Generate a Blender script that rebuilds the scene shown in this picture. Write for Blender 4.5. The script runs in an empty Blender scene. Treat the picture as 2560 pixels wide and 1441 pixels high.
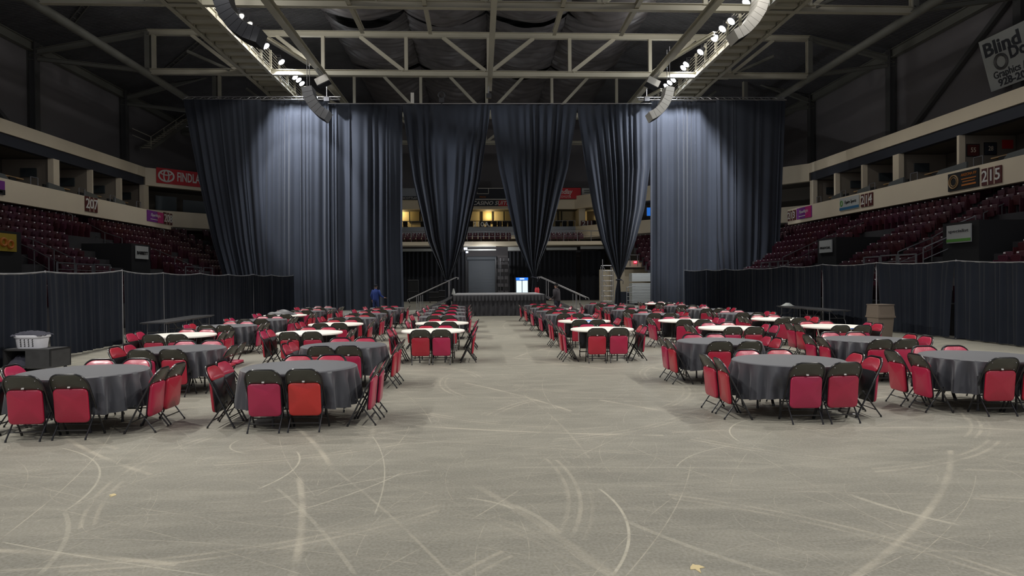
import bpy, math, random
from math import sin, cos, pi, sqrt, atan2, radians
from mathutils import Vector, Matrix, Euler

# ------------------------------------------------------------------ camera
F, CX, CY = 1680.0, 1280.0, 720.5
EYE = 1.9
YAW = math.atan(80/F); PITCH = math.atan(15.5/F); ROLL = 0.0078
fwd = Vector((sin(YAW)*cos(PITCH), cos(YAW)*cos(PITCH), -sin(PITCH)))
rt0 = Vector((cos(YAW), -sin(YAW), 0)); up0 = rt0.cross(fwd)
rt = rt0*cos(ROLL) - up0*sin(ROLL); upv = up0*cos(ROLL) + rt0*sin(ROLL)
scene = bpy.context.scene
COL = scene.collection
cam_d = bpy.data.cameras.new('camera'); cam = bpy.data.objects.new('camera', cam_d); COL.objects.link(cam)
cam_d.sensor_width = 36; cam_d.lens = 36*F/2560; cam_d.clip_end = 300
M3 = Matrix((rt, upv, -fwd)).transposed()
cam.matrix_world = Matrix.Translation((0, 0, EYE)) @ M3.to_4x4()
scene.camera = cam
def ray(px, py):
    return fwd*F + rt*(px-CX) - upv*(py-CY)
def W(px, py, X=None, Y=None, Z=None):
    """point of the hall seen at a photo pixel, on the plane X=.., Y=.. or Z=.."""
    d = ray(px, py)
    t = X/d.x if X is not None else Y/d.y if Y is not None else (Z-EYE)/d.z
    return Vector((0, 0, EYE)) + d*t
def proj(p):
    v = Vector(p)-Vector((0, 0, EYE)); k = F/v.dot(fwd)
    return CX + v.dot(rt)*k, CY - v.dot(upv)*k

# ------------------------------------------------------------------ world, exposure, hall lights
scene.view_settings.view_transform = 'Standard'; scene.view_settings.look = 'None'
scene.view_settings.gamma = 1; scene.view_settings.use_curve_mapping = False
scene.view_settings.exposure = 0.42
scene.cycles.max_bounces = 5; scene.cycles.diffuse_bounces = 3; scene.cycles.glossy_bounces = 2
scene.cycles.transparent_max_bounces = 4
scene.cycles.sample_clamp_indirect = 4
scene.cycles.use_adaptive_sampling = True; scene.cycles.adaptive_threshold = .02
try: scene.cycles.use_denoising = True
except Exception: pass
wd = bpy.data.worlds.new('hall_air'); scene.world = wd; wd.use_nodes = True
wd.node_tree.nodes['Background'].inputs[0].default_value = (0.72, 0.73, 0.80, 1)
wd.node_tree.nodes['Background'].inputs[1].default_value = 0.37
LZ = 16.35                       # height of the floodlights on the catwalk rails
LXL, LXR = -12.9, 13.9
def spot(name, loc, aim, power, size, blend=.35, radius=.16, color=(1, .97, .9)):
    d = bpy.data.lights.new(name, 'SPOT'); d.energy = power; d.spot_size = radians(size); d.spot_blend = blend
    d.shadow_soft_size = radius; d.color = color
    o = bpy.data.objects.new(name, d); COL.objects.link(o); o.location = loc
    o.rotation_euler = (Vector(aim)-Vector(loc)).to_track_quat('-Z', 'Y').to_euler()
    return o
for yy, pw, sh, an in ((-4, .9, 3, 84), (4, 1.0, 3, 84), (12, 1.0, 2, 80), (20, .95, 0, 76), (28, .9, -1.5, 70), (36, .85, -3, 64), (42, .7, -4, 56)):
    spot('floodlight_beam', (LXL, yy, LZ), (-3.0, yy+sh, 0), 3050*pw, an)
    spot('floodlight_beam', (LXR, yy+1, LZ), (4.0, yy+1+sh, 0), 3050*pw, an)
for xx in (LXL, LXR):
    spot('curtain_flood_beam', (xx, 43.4, LZ), (xx*(.86 if xx < 0 else .95), 46.4, 10.5), 5200, 84 if xx < 0 else 92, .8, .12, (.92, .95, 1))
    spot('curtain_flood_beam', (xx, 38.5, LZ), (xx*(.91 if xx < 0 else 1.02), 46.5, 8.5), 4800, 36 if xx < 0 else 40, .35, .12, (.92, .95, 1))
    for yy in (30, 35, 40, 44.5): 
        l = bpy.data.lights.new('floodlight_spill', 'POINT'); l.energy = 210 if yy < 41 else 70; l.shadow_soft_size = .2; l.color = (1, .97, .92)
        o = bpy.data.objects.new('floodlight_spill', l); COL.objects.link(o); o.location = (xx*.90, yy, LZ-.1)
spot('curtain_flood_beam', (LXL, 36, LZ), (6.5, 46.5, 6.5), 5200, 42, .6, .3, (.88, .93, 1))
spot('curtain_flood_beam', (LXR, 35, LZ), (-9.5, 46.5, 5), 2400, 40, .8, .3, (.9, .93, 1))
for yy in (52, 60):
    spot('floodlight_beam', (LXL, yy, LZ), (-3, yy+1, 0), 1100, 80)
    spot('floodlight_beam', (LXR, yy, LZ), (4, yy+1, 0), 1100, 80)

# ------------------------------------------------------------------ materials
def mat(name, col, rough=.6, metal=0, spec=.5, emit=None, es=0, noise=0, nscale=8, bump=0, bscale=30, sheen=0, vary=0, coat=0):
    m = bpy.data.materials.new(name); m.use_nodes = True
    nt = m.node_tree; b = nt.nodes['Principled BSDF']
    b.inputs['Base Color'].default_value = (*col, 1); b.inputs['Roughness'].default_value = rough
    b.inputs['Metallic'].default_value = metal; b.inputs['Specular IOR Level'].default_value = spec
    if coat: b.inputs['Coat Weight'].default_value = coat; b.inputs['Coat Roughness'].default_value = .2
    if sheen: b.inputs['Sheen Weight'].default_value = sheen; b.inputs['Sheen Roughness'].default_value = .5
    if emit: b.inputs['Emission Color'].default_value = (*emit, 1); b.inputs['Emission Strength'].default_value = es
    tc = nt.nodes.new('ShaderNodeTexCoord')
    if noise:
        n = nt.nodes.new('ShaderNodeTexNoise'); n.inputs['Scale'].default_value = nscale; n.inputs['Detail'].default_value = 4
        nt.links.new(tc.outputs['Object'], n.inputs['Vector'])
        r = nt.nodes.new('ShaderNodeMapRange'); r.inputs[3].default_value = 1-noise; r.inputs[4].default_value = 1+noise
        r.inputs[1].default_value = .3; r.inputs[2].default_value = .7
        nt.links.new(n.outputs[0], r.inputs[0])
        x = nt.nodes.new('ShaderNodeVectorMath'); x.operation = 'SCALE'; x.inputs[0].default_value = col
        nt.links.new(r.outputs[0], x.inputs['Scale']); nt.links.new(x.outputs[0], b.inputs['Base Color'])
    if vary:
        oi = nt.nodes.new('ShaderNodeObjectInfo'); h = nt.nodes.new('ShaderNodeHueSaturation')
        h.inputs['Color'].default_value = (*col, 1)
        r = nt.nodes.new('ShaderNodeMapRange'); r.inputs[3].default_value = .5-vary*.12; r.inputs[4].default_value = .5+vary*.12
        nt.links.new(oi.outputs['Random'], r.inputs[0]); nt.links.new(r.outputs[0], h.inputs['Hue'])
        r2 = nt.nodes.new('ShaderNodeMapRange'); r2.inputs[3].default_value = 1-vary; r2.inputs[4].default_value = 1+vary
        w = nt.nodes.new('ShaderNodeMath'); w.operation = 'MULTIPLY'; w.inputs[1].default_value = 7.31
        fr = nt.nodes.new('ShaderNodeMath'); fr.operation = 'FRACT'
        nt.links.new(oi.outputs['Random'], w.inputs[0]); nt.links.new(w.outputs[0], fr.inputs[0])
        nt.links.new(fr.outputs[0], r2.inputs[0]); nt.links.new(r2.outputs[0], h.inputs['Value'])
        nt.links.new(h.outputs[0], b.inputs['Base Color'])
    if bump:
        n = nt.nodes.new('ShaderNodeTexNoise'); n.inputs['Scale'].default_value = bscale; n.inputs['Detail'].default_value = 3
        nt.links.new(tc.outputs['Object'], n.inputs['Vector'])
        bp = nt.nodes.new('ShaderNodeBump'); bp.inputs['Strength'].default_value = bump; bp.inputs['Distance'].default_value = .02
        nt.links.new(n.outputs[0], bp.inputs['Height']); nt.links.new(bp.outputs[0], b.inputs['Normal'])
    return m

M = {}
M['vinyl'] = mat('red_vinyl', (.37, .010, .044), .38, vary=.07, bump=.12, bscale=60, coat=.35)
M['vinyl2'] = mat('orange_red_vinyl', (.50, .022, .018), .40, bump=.12, bscale=60, coat=.35)
M['blackmetal'] = mat('black_enamel', (.012, .012, .014), .25, 0, .6)
M['olive'] = mat('black_enamel_panel', (.055, .054, .042), .35, 0, .5, noise=.1)
M['pan'] = mat('black_pan', (.012, .012, .014), .3)
M['sticker'] = mat('white_sticker', (.6, .58, .55), .5)
M['chrome'] = mat('chrome', (.6, .6, .62), .25, 1)
M['cloth'] = mat('black_tablecloth_fabric', (.031, .032, .041), .5, spec=.6, sheen=.3, noise=.06, nscale=3)
M['plastic'] = mat('white_plastic_tabletop', (.88, .86, .79), .5)
M['greymetal'] = mat('grey_steel', (.16, .16, .165), .4, .6)
M['gunmetal'] = mat('dark_grey_legs', (.06, .06, .065), .4, .3)
M['blue'] = mat('blue_sticker', (.05, .22, .65), .5)
M['drape'] = mat('black_drape_fabric', (.015, .018, .026), .95, spec=.12, sheen=.05, noise=.12, nscale=.8)
M['curtain'] = mat('black_stage_curtain_fabric', (.035, .041, .056), .8, spec=.25, sheen=.12, noise=.07, nscale=.5)
M['velour'] = mat('black_masking_fabric', (.022, .023, .027), .95, spec=.1)
M['silver'] = mat('silver_pipe', (.55, .55, .57), .35, .8)
M['beige'] = mat('beige_plaster', (.80, .70, .53), .85, noise=.04, nscale=.4)
M['darkwall'] = mat('charcoal_wall_panel', (.17, .16, .167), .85, noise=.06, nscale=.15)
M['navyband'] = mat('navy_fascia', (.028, .032, .045), .7)
M['steel'] = mat('cream_painted_steel', (.46, .435, .35), .55, noise=.06, nscale=.5)
M['steeldark'] = mat('grey_painted_steel', (.17, .17, .15), .6, noise=.06, nscale=.5)
M['galv'] = mat('galvanised_rail', (.20, .20, .21), .4, .6)
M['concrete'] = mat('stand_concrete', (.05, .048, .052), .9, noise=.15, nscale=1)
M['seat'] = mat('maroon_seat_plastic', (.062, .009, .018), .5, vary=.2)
M['dot'] = mat('white_number_plate', (.75, .72, .72), .35)  # small white dot near the top of every stadium seat
M['black'] = mat('black_matte', (.012, .012, .013), .8)
M['white'] = mat('white_lettering', (.75, .74, .70), .6)
M['maroon'] = mat('maroon_sign', (.10, .018, .016), .6)
M['red'] = mat('red_sign', (.55, .02, .03), .6)
M['purple'] = mat('purple_sign', (.20, .03, .27), .6)
M['pink'] = mat('magenta_sign', (.55, .03, .20), .6)
M['signwhite'] = mat('white_sign', (.50, .52, .50), .6)
M['orange'] = mat('orange_lettering', (.55, .17, .02), .6)
M['green'] = mat('green_lettering', (.12, .35, .06), .6)
M['signblue'] = mat('blue_strip', (.04, .16, .30), .6)
M['yellow'] = mat('yellow_sign', (.40, .28, .02), .6)
M['tan'] = mat('tan_wood_counter', (.42, .26, .12), .5)
M['ducttan'] = mat('tan_duct', (.45, .25, .12), .6)
M['bin'] = mat('taupe_plastic', (.17, .135, .105), .6)
M['basket'] = mat('white_basket_plastic', (.62, .62, .66), .45)
M['cart'] = mat('dark_grey_cart', (.035, .035, .036), .7, noise=.2, nscale=5)
M['speakerL'] = mat('backlit_speaker_paint', (.055, .058, .07), .6)  # shade of the backlit left hang is put into this colour
M['speakerR'] = mat('pale_lit_speaker_paint', (.62, .60, .55), .6)  # strong light on the right hangs is put into this colour
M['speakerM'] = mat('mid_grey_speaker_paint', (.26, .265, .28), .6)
M['lampbody'] = mat('lamp_housing', (.08, .08, .085), .4, .5)
M['lampglow'] = mat('lamp_glow', (1, 1, 1), .5, emit=(.88, .94, 1), es=70)
M['lampoff'] = mat('unlit_lamp_glow', (.6, .6, .5), .2, emit=(1, .97, .85), es=.5)  # unlit lens, its pale shine painted in as faint emission
M['skin'] = mat('skin', (.52, .30, .22), .55)
M['hoodie'] = mat('dark_grey_hoodie', (.050, .045, .052), .9, bump=.3, bscale=12)
M['bluetop'] = mat('blue_sweatshirt', (.035, .07, .30), .9, bump=.3, bscale=12)
M['jeans'] = mat('blue_jeans', (.03, .05, .16), .9)
M['trousers'] = mat('dark_trousers', (.015, .018, .03), .9)
M['cap'] = mat('dark_cap', (.02, .022, .035), .9)
M['tanshirt'] = mat('tan_shirt', (.45, .25, .10), .9)
M['shoe'] = mat('black_shoe', (.02, .02, .02), .6)
M['hair'] = mat('grey_hair', (.12, .10, .09), .8)
M['fridgeglow'] = mat('cooler_interior_glow', (.8, .9, .95), .4, emit=(.75, .92, 1), es=.75)
M['fridgeblue'] = mat('cooler_header_glow', (.02, .1, .8), .4, emit=(.02, .18, 1), es=1.0)
M['fridgewhite'] = mat('cooler_header_letters', (1, 1, 1), .4, emit=(.9, .95, 1), es=1.5)
M['exit'] = mat('exit_sign_glow', (.7, .02, .05), .4, emit=(1, .02, .08), es=.8)
M['exitw'] = mat('exit_letters_glow', (1, .8, .8), .4, emit=(1, .7, .75), es=1.2)
M['warmlamp'] = mat('warm_lamp_glow', (1, .8, .4), .4, emit=(1, .75, .3), es=4)
M['cream'] = mat('cream_suite_wall', (.55, .46, .28), .8)
M['blind'] = mat('tan_window_blind', (.35, .28, .14), .7)
M['rollup'] = mat('grey_rollup_door', (.17, .19, .215), .6)
M['deckgrey'] = mat('pale_grey_deck', (.48, .50, .49), .7)
M['stagetop'] = mat('grey_stage_top', (.36, .36, .37), .8)
M['skirt'] = mat('black_stage_skirt', (.065, .065, .072), .8, spec=.3)
M['colgrey'] = mat('dark_column_paint', (.07, .07, .07), .7)
M['partition'] = mat('taupe_partition', (.26, .225, .18), .85)
M['ledgeglass'] = mat('grey_green_ledge_screen', (.11, .12, .115), .4)
M['glass'] = mat('dark_glass', (.05, .06, .065), .15, 0, .5)
M['floorscreen'] = mat('pale_steel_screen', (.25, .27, .30), .5)
M['cloth_bag'] = mat('dark_linen', (.03, .03, .045), .9)
M['redcloth'] = mat('red_cloth', (.4, .02, .03), .9)
M['warmwall'] = mat('warm_interior_wall', (.13, .115, .095), .85)
M['skyblueglow'] = mat('blue_screen_glow', (.02, .1, .4), .5, emit=(.02, .15, .6), es=.6)

# ------------------------------------------------------------------ mesh builder
class MB:
    def __init__(s): s.v = []; s.f = []; s.mi = []; s.cur = 0
    def add(s, vs, fs):
        n = len(s.v); s.v += [tuple(v) for v in vs]; s.f += [tuple(i+n for i in f) for f in fs]; s.mi += [s.cur]*len(fs)
        return s
    def box(s, c, size, rot=None):
        hx, hy, hz = size[0]/2, size[1]/2, size[2]/2
        vs = [Vector((x, y, z)) for x in (-hx, hx) for y in (-hy, hy) for z in (-hz, hz)]
        if rot is not None: vs = [rot @ v for v in vs]
        c = Vector(c)
        return s.add([v+c for v in vs], [(0, 1, 3, 2), (4, 6, 7, 5), (0, 4, 5, 1), (2, 3, 7, 6), (0, 2, 6, 4), (1, 5, 7, 3)])
    def bx(s, x0, x1, y0, y1, z0, z1):
        return s.box(((x0+x1)/2, (y0+y1)/2, (z0+z1)/2), (abs(x1-x0), abs(y1-y0), abs(z1-z0)))
    def beam(s, a, b, w, h, upd=(0, 0, 1)):
        """rectangular bar from a to b, w across, h along up"""
        a = Vector(a); b = Vector(b); d = (b-a); L = d.length; d.normalize(); u = Vector(upd)
        x = d.cross(u)
        if x.length < 1e-4: x = d.cross(Vector((0, 1, 0)))
        x.normalize(); u = x.cross(d)
        R = Matrix((x, d, u)).transposed()
        return s.box((a+b)/2, (w, L, h), R)
    def ibeam(s, a, b, w, h, t=.03, upd=(0, 0, 1)):
        a = Vector(a); b = Vector(b); d = (b-a).normalized(); u = Vector(upd); x = d.cross(u).normalized(); u = x.cross(d)
        o = u*(h/2-t/2)
        s.beam(a+o, b+o, w, t, upd); s.beam(a-o, b-o, w, t, upd); s.beam(a, b, t, h-2*t, upd)
        return s
    def tube(s, pts, r, n=8, closed=False, caps=True):
        pts = [Vector(p) for p in pts]; N = len(pts); rs = r if isinstance(r, (list, tuple)) else [r]*N
        T = []
        for i in range(N):
            a = pts[(i-1) % N] if (closed or i > 0) else pts[i]; b = pts[(i+1) % N] if (closed or i < N-1) else pts[i]
            T.append((b-a).normalized())
        ref = Vector((0, 0, 1)) if abs(T[0].z) < .9 else Vector((1, 0, 0))
        nrm = (ref - T[0]*ref.dot(T[0])).normalized()
        vs = []
        for i in range(N):
            nrm = (nrm - T[i]*nrm.dot(T[i])).normalized(); bn = T[i].cross(nrm)
            vs += [pts[i] + (nrm*cos(2*pi*k/n) + bn*sin(2*pi*k/n))*rs[i] for k in range(n)]
        fs = []
        for i in range(N if closed else N-1):
            j = (i+1) % N
            fs += [(i*n+k, i*n+(k+1) % n, j*n+(k+1) % n, j*n+k) for k in range(n)]
        if caps and not closed: fs += [tuple(range(n))[::-1], tuple((N-1)*n+k for k in range(n))]
        return s.add(vs, fs)
    def pad(s, outline, t, e=.012, xf=None):
        """cushion: closed 2D outline (x,z) extruded along y by t with rounded rims"""
        n = len(outline); cx = sum(p[0] for p in outline)/n; cz = sum(p[1] for p in outline)/n
        lay = []
        for yy, ins in ((-t/2, e*1.3), (-t/2+e*.35, e*.35), (-t/2+e, 0), (t/2-e, 0), (t/2-e*.35, e*.35), (t/2, e*1.3)):
            L = []
            for x, z in outline:
                dx, dz = x-cx, z-cz; l = sqrt(dx*dx+dz*dz) or 1
                k = (l-ins)/l
                L.append(Vector((cx+dx*k, yy, cz+dz*k)))
            lay.append(L)
        vs = [v for L in lay for v in L]; vs += [Vector((cx, -t/2-e*.25, cz)), Vector((cx, t/2+e*.25, cz))]
        fs = []
        for i in range(5):
            fs += [(i*n+k, (i+1)*n+k, (i+1)*n+(k+1) % n, i*n+(k+1) % n) for k in range(n)]
        c0 = 6*n; fs += [(c0, k, (k+1) % n) for k in range(n)]; fs += [(c0+1, 5*n+(k+1) % n, 5*n+k) for k in range(n)]
        if xf: vs = [xf(v) for v in vs]
        return s.add(vs, fs)
    def lathe(s, prof, c=(0, 0, 0), n=24, cap=True, sx=1, sy=1):
        c = Vector(c); vs = [c+Vector((r*cos(2*pi*k/n)*sx, r*sin(2*pi*k/n)*sy, z)) for r, z in prof for k in range(n)]
        fs = [(i*n+k, i*n+(k+1) % n, (i+1)*n+(k+1) % n, (i+1)*n+k) for i in range(len(prof)-1) for k in range(n)]
        if cap: fs += [tuple(range(n))[::-1], tuple((len(prof)-1)*n+k for k in range(n))]
        return s.add(vs, fs)
    def grid(s, nu, nv, fn):
        vs = [fn(i/nu, j/nv) for j in range(nv+1) for i in range(nu+1)]
        fs = [(j*(nu+1)+i, j*(nu+1)+i+1, (j+1)*(nu+1)+i+1, (j+1)*(nu+1)+i) for j in range(nv) for i in range(nu)]
        return s.add(vs, fs)
    def mesh(s, name, mats, smooth=False):
        me = bpy.data.meshes.new(name); me.from_pydata(s.v, [], s.f)
        if not isinstance(mats, (list, tuple)): mats = [mats]
        for m in mats: me.materials.append(m)
        if len(mats) > 1: me.polygons.foreach_set('material_index', s.mi)
        if smooth:
            me.polygons.foreach_set('use_smooth', [True]*len(s.f))
            if smooth != 'all':
                try: me.set_sharp_from_angle(angle=radians(smooth if smooth is not True else 40))
                except Exception: pass
        me.update(); return me
    def build(s, name, mats, parent=None, smooth=False, **tags):
        o = bpy.data.objects.new(name, s.mesh(name, mats, smooth)); COL.objects.link(o)
        if parent: o.parent = parent
        for k, v in tags.items(): o[k] = v
        return o
def tag(o, label, cat, group=None, kind=None):
    o['label'] = label; o['category'] = cat
    if group: o['group'] = group
    if kind: o['kind'] = kind
    return o
def thing(name, label, cat, loc=(0, 0, 0), rz=0, group=None):
    o = bpy.data.objects.new(name, None); COL.objects.link(o); o.location = loc; o.rotation_euler = (0, 0, rz)
    o.empty_display_size = .2
    return tag(o, label, cat, group)
def dup(src, loc=None, rz=None, label=None, group=None):
    r = src.copy(); COL.objects.link(r)
    if loc is not None: r.location = loc
    if rz is not None: r.rotation_euler = (0, 0, rz)
    if label: r['label'] = label
    if group: r['group'] = group
    for ch in list(src.children):
        c = ch.copy(); COL.objects.link(c); c.parent = r
        for g in list(ch.children):
            d = g.copy(); COL.objects.link(d); d.parent = c
    return r
def struct(name, mb, m, smooth=False):
    return mb.build(name, m, None, smooth, kind='structure')
def text_mesh(txt, size, m, name='lettering', width=None, ext=.01, spacing=1.0, shear=0, bold=0):
    cu = bpy.data.curves.new(name, 'FONT'); cu.body = txt; cu.size = size; cu.extrude = ext; cu.align_x = 'CENTER'; cu.align_y = 'CENTER'
    cu.resolution_u = 2; cu.space_character = spacing; cu.shear = shear; cu.offset = bold
    t = bpy.data.objects.new(name, cu); COL.objects.link(t)
    dg = bpy.context.evaluated_depsgraph_get(); me = bpy.data.meshes.new_from_object(t.evaluated_get(dg))
    bpy.data.objects.remove(t); bpy.data.curves.remove(cu)
    if width:
        xs = [v.co.x for v in me.vertices]; w = max(xs)-min(xs); k = width/w; c = (max(xs)+min(xs))/2
        for v in me.vertices: v.co.x = (v.co.x-c)*k
    me.materials.clear(); me.materials.append(m); me.name = name
    o = bpy.data.objects.new(name, me); COL.objects.link(o)
    return o
def ordn(i): return ['first', 'second', 'third', 'fourth', 'fifth', 'sixth', 'seventh', 'eighth', 'ninth', 'tenth', 'eleventh', 'twelfth', 'thirteenth', 'fourteenth'][i]
# ------------------------------------------------------------------ floor
def floor_material():
    m = bpy.data.materials.new('worn_concrete'); m.use_nodes = True; nt = m.node_tree; N = nt.nodes; L = nt.links
    b = N['Principled BSDF']; b.inputs['Roughness'].default_value = .62; b.inputs['Specular IOR Level'].default_value = .35
    geo = N.new('ShaderNodeNewGeometry'); P = geo.outputs['Position']
    def noise(scale, detail=4, vec=P, dist=0, rough=.5):
        n = N.new('ShaderNodeTexNoise'); n.inputs['Scale'].default_value = scale; n.inputs['Detail'].default_value = detail
        n.inputs['Distortion'].default_value = dist; n.inputs['Roughness'].default_value = rough; L.new(vec, n.inputs['Vector']); return n.outputs[0]
    def mapped(rz, sc, loc=(0, 0, 0)):
        a = N.new('ShaderNodeMapping'); a.inputs['Rotation'].default_value = (0, 0, rz); a.inputs['Scale'].default_value = sc
        a.inputs['Location'].default_value = loc; L.new(P, a.inputs['Vector']); return a.outputs[0]
    def rng(v, a, b_, c=0, d=1):
        r = N.new('ShaderNodeMapRange'); r.inputs[1].default_value = a; r.inputs[2].default_value = b_; r.inputs[3].default_value = c; r.inputs[4].default_value = d
        L.new(v, r.inputs[0]); return r.outputs[0]
    def mth(op, a, b_=None):
        r = N.new('ShaderNodeMath'); r.operation = op
        for i, v in enumerate((a, b_)):
            if v is None: continue
            if isinstance(v, (int, float)): r.inputs[i].default_value = v
            else: L.new(v, r.inputs[i])
        return r.outputs[0]
    def mix(fac, a, b_):
        r = N.new('ShaderNodeMix'); r.data_type = 'RGBA'; L.new(fac, r.inputs[0])
        for i, v in ((6, a), (7, b_)):
            if isinstance(v, tuple): r.inputs[i].default_value = (*v, 1)
            else: L.new(v, r.inputs[i])
        return r.outputs[2]
    base = mix(rng(noise(.35, 5), .35, .65), (.196, .186, .156), (.246, .234, .196))
    base = mix(rng(noise(1.4, 6, rough=.65), .38, .7, 0, .55), base, (.170, .164, .138))
    # swept streaks in several directions
    for rz, sc, lo, hi, k in ((.6, (.7, 2.5, 1), .48, .74, .30), (-.7, (.8, 3, 1), .5, .76, .30), (1.45, (.8, 4.5, 1), .50, .74, .35), (-1.3, (1.0, 6, 1), .52, .72, .3)):
        f = rng(noise(1.0, 7, mapped(rz, sc, (rz*7, 3, 0)), .25, .6), lo, hi, 0, k)
        base = mix(f, base, (.34, .32, .265))
    # scratches: one random, slightly bowed stroke inside each cell of a scattered pattern
    def vmath(op, a, b_=None, sc=None):
        r = N.new('ShaderNodeVectorMath'); r.operation = op
        for i, v in enumerate((a, b_)):
            if v is None: continue
            if isinstance(v, tuple): r.inputs[i].default_value = v
            else: L.new(v, r.inputs[i])
        if sc is not None: r.inputs['Scale'].default_value = sc
        return r.outputs[1] if op in ('DOT_PRODUCT', 'LENGTH') else r.outputs[0]
    for j, (cell, w, k, bow, comb) in enumerate(((3.6, .007, .60, .10, 0), (3.1, .006, .55, -.12, 0), (2.5, .006, .55, .2, 0), (4.2, .018, .30, .08, 0), (1.7, .0045, .5, .3, 0), (1.5, .004, .5, -.25, 0),
                                              (1.1, .0035, .5, .2, 0), (.7, .003, .5, .4, 0), (2.8, .005, .55, -.05, 0), (2.1, .0045, .55, .1, 0), (3.9, .006, .5, .02, 0), (.45, .003, .45, .3, 0), (3.3, .11, .55, .12, 38), (2.2, .16, .38, .3, 60), (5.0, .009, .5, .05, 0), (4.6, .05, .26, .12, 0))):
        q = mapped(.7*j, (1/cell, 1/cell, 0), (3.1*j+.4, 1.7*j, 0))
        vo = N.new('ShaderNodeTexVoronoi'); vo.voronoi_dimensions = '2D'; vo.inputs['Scale'].default_value = 1; L.new(q, vo.inputs['Vector'])
        loc = vmath('SUBTRACT', q, vo.outputs['Position']); sc_ = N.new('ShaderNodeSeparateColor'); L.new(vo.outputs['Color'], sc_.inputs[0])
        an = mth('MULTIPLY', sc_.outputs[0], 6.2832)
        cv = N.new('ShaderNodeCombineXYZ'); L.new(mth('COSINE', an), cv.inputs[0]); L.new(mth('SINE', an), cv.inputs[1])
        al = vmath('DOT_PRODUCT', loc, cv.outputs[0]); cr = vmath('CROSS_PRODUCT', loc, cv.outputs[0])
        sz = N.new('ShaderNodeSeparateXYZ'); L.new(cr, sz.inputs[0])
        d = mth('ADD', sz.outputs[2], mth('MULTIPLY', mth('MULTIPLY', al, al), bow))
        da = mth('ABSOLUTE', d)
        line = rng(da, w/cell*.4, w/cell, 1, 0)
        if comb:
            line = mth('MULTIPLY', line, rng(mth('SINE', mth('MULTIPLY', d, comb*cell)), .1, .8, .15, 1))
        gate = mth('MULTIPLY', rng(sc_.outputs[1], .02, .12), rng(noise(6/cell, 2), .35, .6, .15, 1))
        base = mix(mth('MULTIPLY', mth('MULTIPLY', line, gate), k), base, (.45, .41, .33))
    # long bare drag arcs: (centre x, y, radius, half width, angle range)
    sep = N.new('ShaderNodeSeparateXYZ'); L.new(P, sep.inputs[0])
    for (ax, ay, bx_, by_, bulge, w, k) in ARCS:
        mx, my = (ax+bx_)/2, (ay+by_)/2; dx, dy = bx_-ax, by_-ay; c = sqrt(dx*dx+dy*dy)
        h = bulge*c; R = (c*c/4+h*h)/(2*abs(h)); sgn = 1 if h > 0 else -1
        nx, ny = -dy/c*sgn, dx/c*sgn; ox, oy = mx-nx*(R-abs(h)), my-ny*(R-abs(h))
        px = mth('SUBTRACT', sep.outputs[0], ox); py = mth('SUBTRACT', sep.outputs[1], oy)
        rr = mth('SQRT', mth('ADD', mth('MULTIPLY', px, px), mth('MULTIPLY', py, py)))
        d = mth('ABSOLUTE', mth('SUBTRACT', rr, R))
        qx = mth('SUBTRACT', sep.outputs[0], mx); qy = mth('SUBTRACT', sep.outputs[1], my)
        al = mth('ABSOLUTE', mth('ADD', mth('MULTIPLY', qx, dx/c), mth('MULTIPLY', qy, dy/c)))
        pe = mth('ABSOLUTE', mth('ADD', mth('MULTIPLY', qx, -dy/c), mth('MULTIPLY', qy, dx/c)))
        g = mth('MULTIPLY', rng(al, c/2-.08, c/2, 1, 0), rng(pe, abs(h)+.3, abs(h)+.35, 1, 0))
        base = mix(mth('MULTIPLY', mth('MULTIPLY', rng(d, w*.6, w, 1, 0), g), rng(noise(9, 3), .3, .6, k*.55, k)), base, (.43, .40, .325))
    fine = rng(noise(45, 3), .3, .7, -.035, .035)
    v = N.new('ShaderNodeVectorMath'); v.operation = 'ADD'; L.new(base, v.inputs[0])
    cc = N.new('ShaderNodeCombineXYZ')
    for i in range(3): L.new(fine, cc.inputs[i])
    L.new(cc.outputs[0], v.inputs[1]); L.new(v.outputs[0], b.inputs['Base Color'])
    bp = N.new('ShaderNodeBump'); bp.inputs['Strength'].default_value = .12; bp.inputs['Distance'].default_value = .01
    L.new(noise(30, 4), bp.inputs['Height']); L.new(bp.outputs[0], b.inputs['Normal'])
    return m
def fl(px, py): p = W(px, py, Z=0); return p.x, p.y
ARCS = []
for a, b_, bulge, w, k in (((1494, 1220), (1530, 1441), .10, .014, .9), ((2120, 1235), (2405, 1315), -.06, .028, .6), ((1560, 1300), (1960, 1441), -.04, .03, .38),
                           ((640, 1225), (740, 1128), -.12, .012, .8), ((150, 1120), (160, 1280), .12, .012, .7), ((160, 1280), (95, 1441), .06, .022, .4),
                           ((1280, 1262), (1400, 1335), .05, .03, .45), ((1850, 1105), (1882, 1048), .14, .012, .8), ((600, 1100), (625, 1135), -.2, .012, .6),
                           ((1010, 1180), (700, 1290), .05, .012, .6), ((1280, 1169), (1900, 1172), .01, .010, .5), ((640, 1260), (1080, 1175), .03, .012, .5),
                           ((690, 1220), (890, 1441), .02, .020, .32), ((0, 1355), (540, 1441), -.01, .008, .7), ((1160, 1245), (1290, 1275), .08, .02, .6),
                           ((930, 1090), (935, 1290), .04, .008, .6), ((1830, 1115), (1690, 1170), -.1, .01, .6)):
    ax, ay = fl(*a); bx_, by_ = fl(*b_); ARCS.append((ax, ay, bx_, by_, bulge, w, k))
M['floor'] = floor_material()
mb = MB(); mb.bx(-34, 34, -12, 82, -.3, 0); struct('floor', mb, M['floor'])

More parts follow.
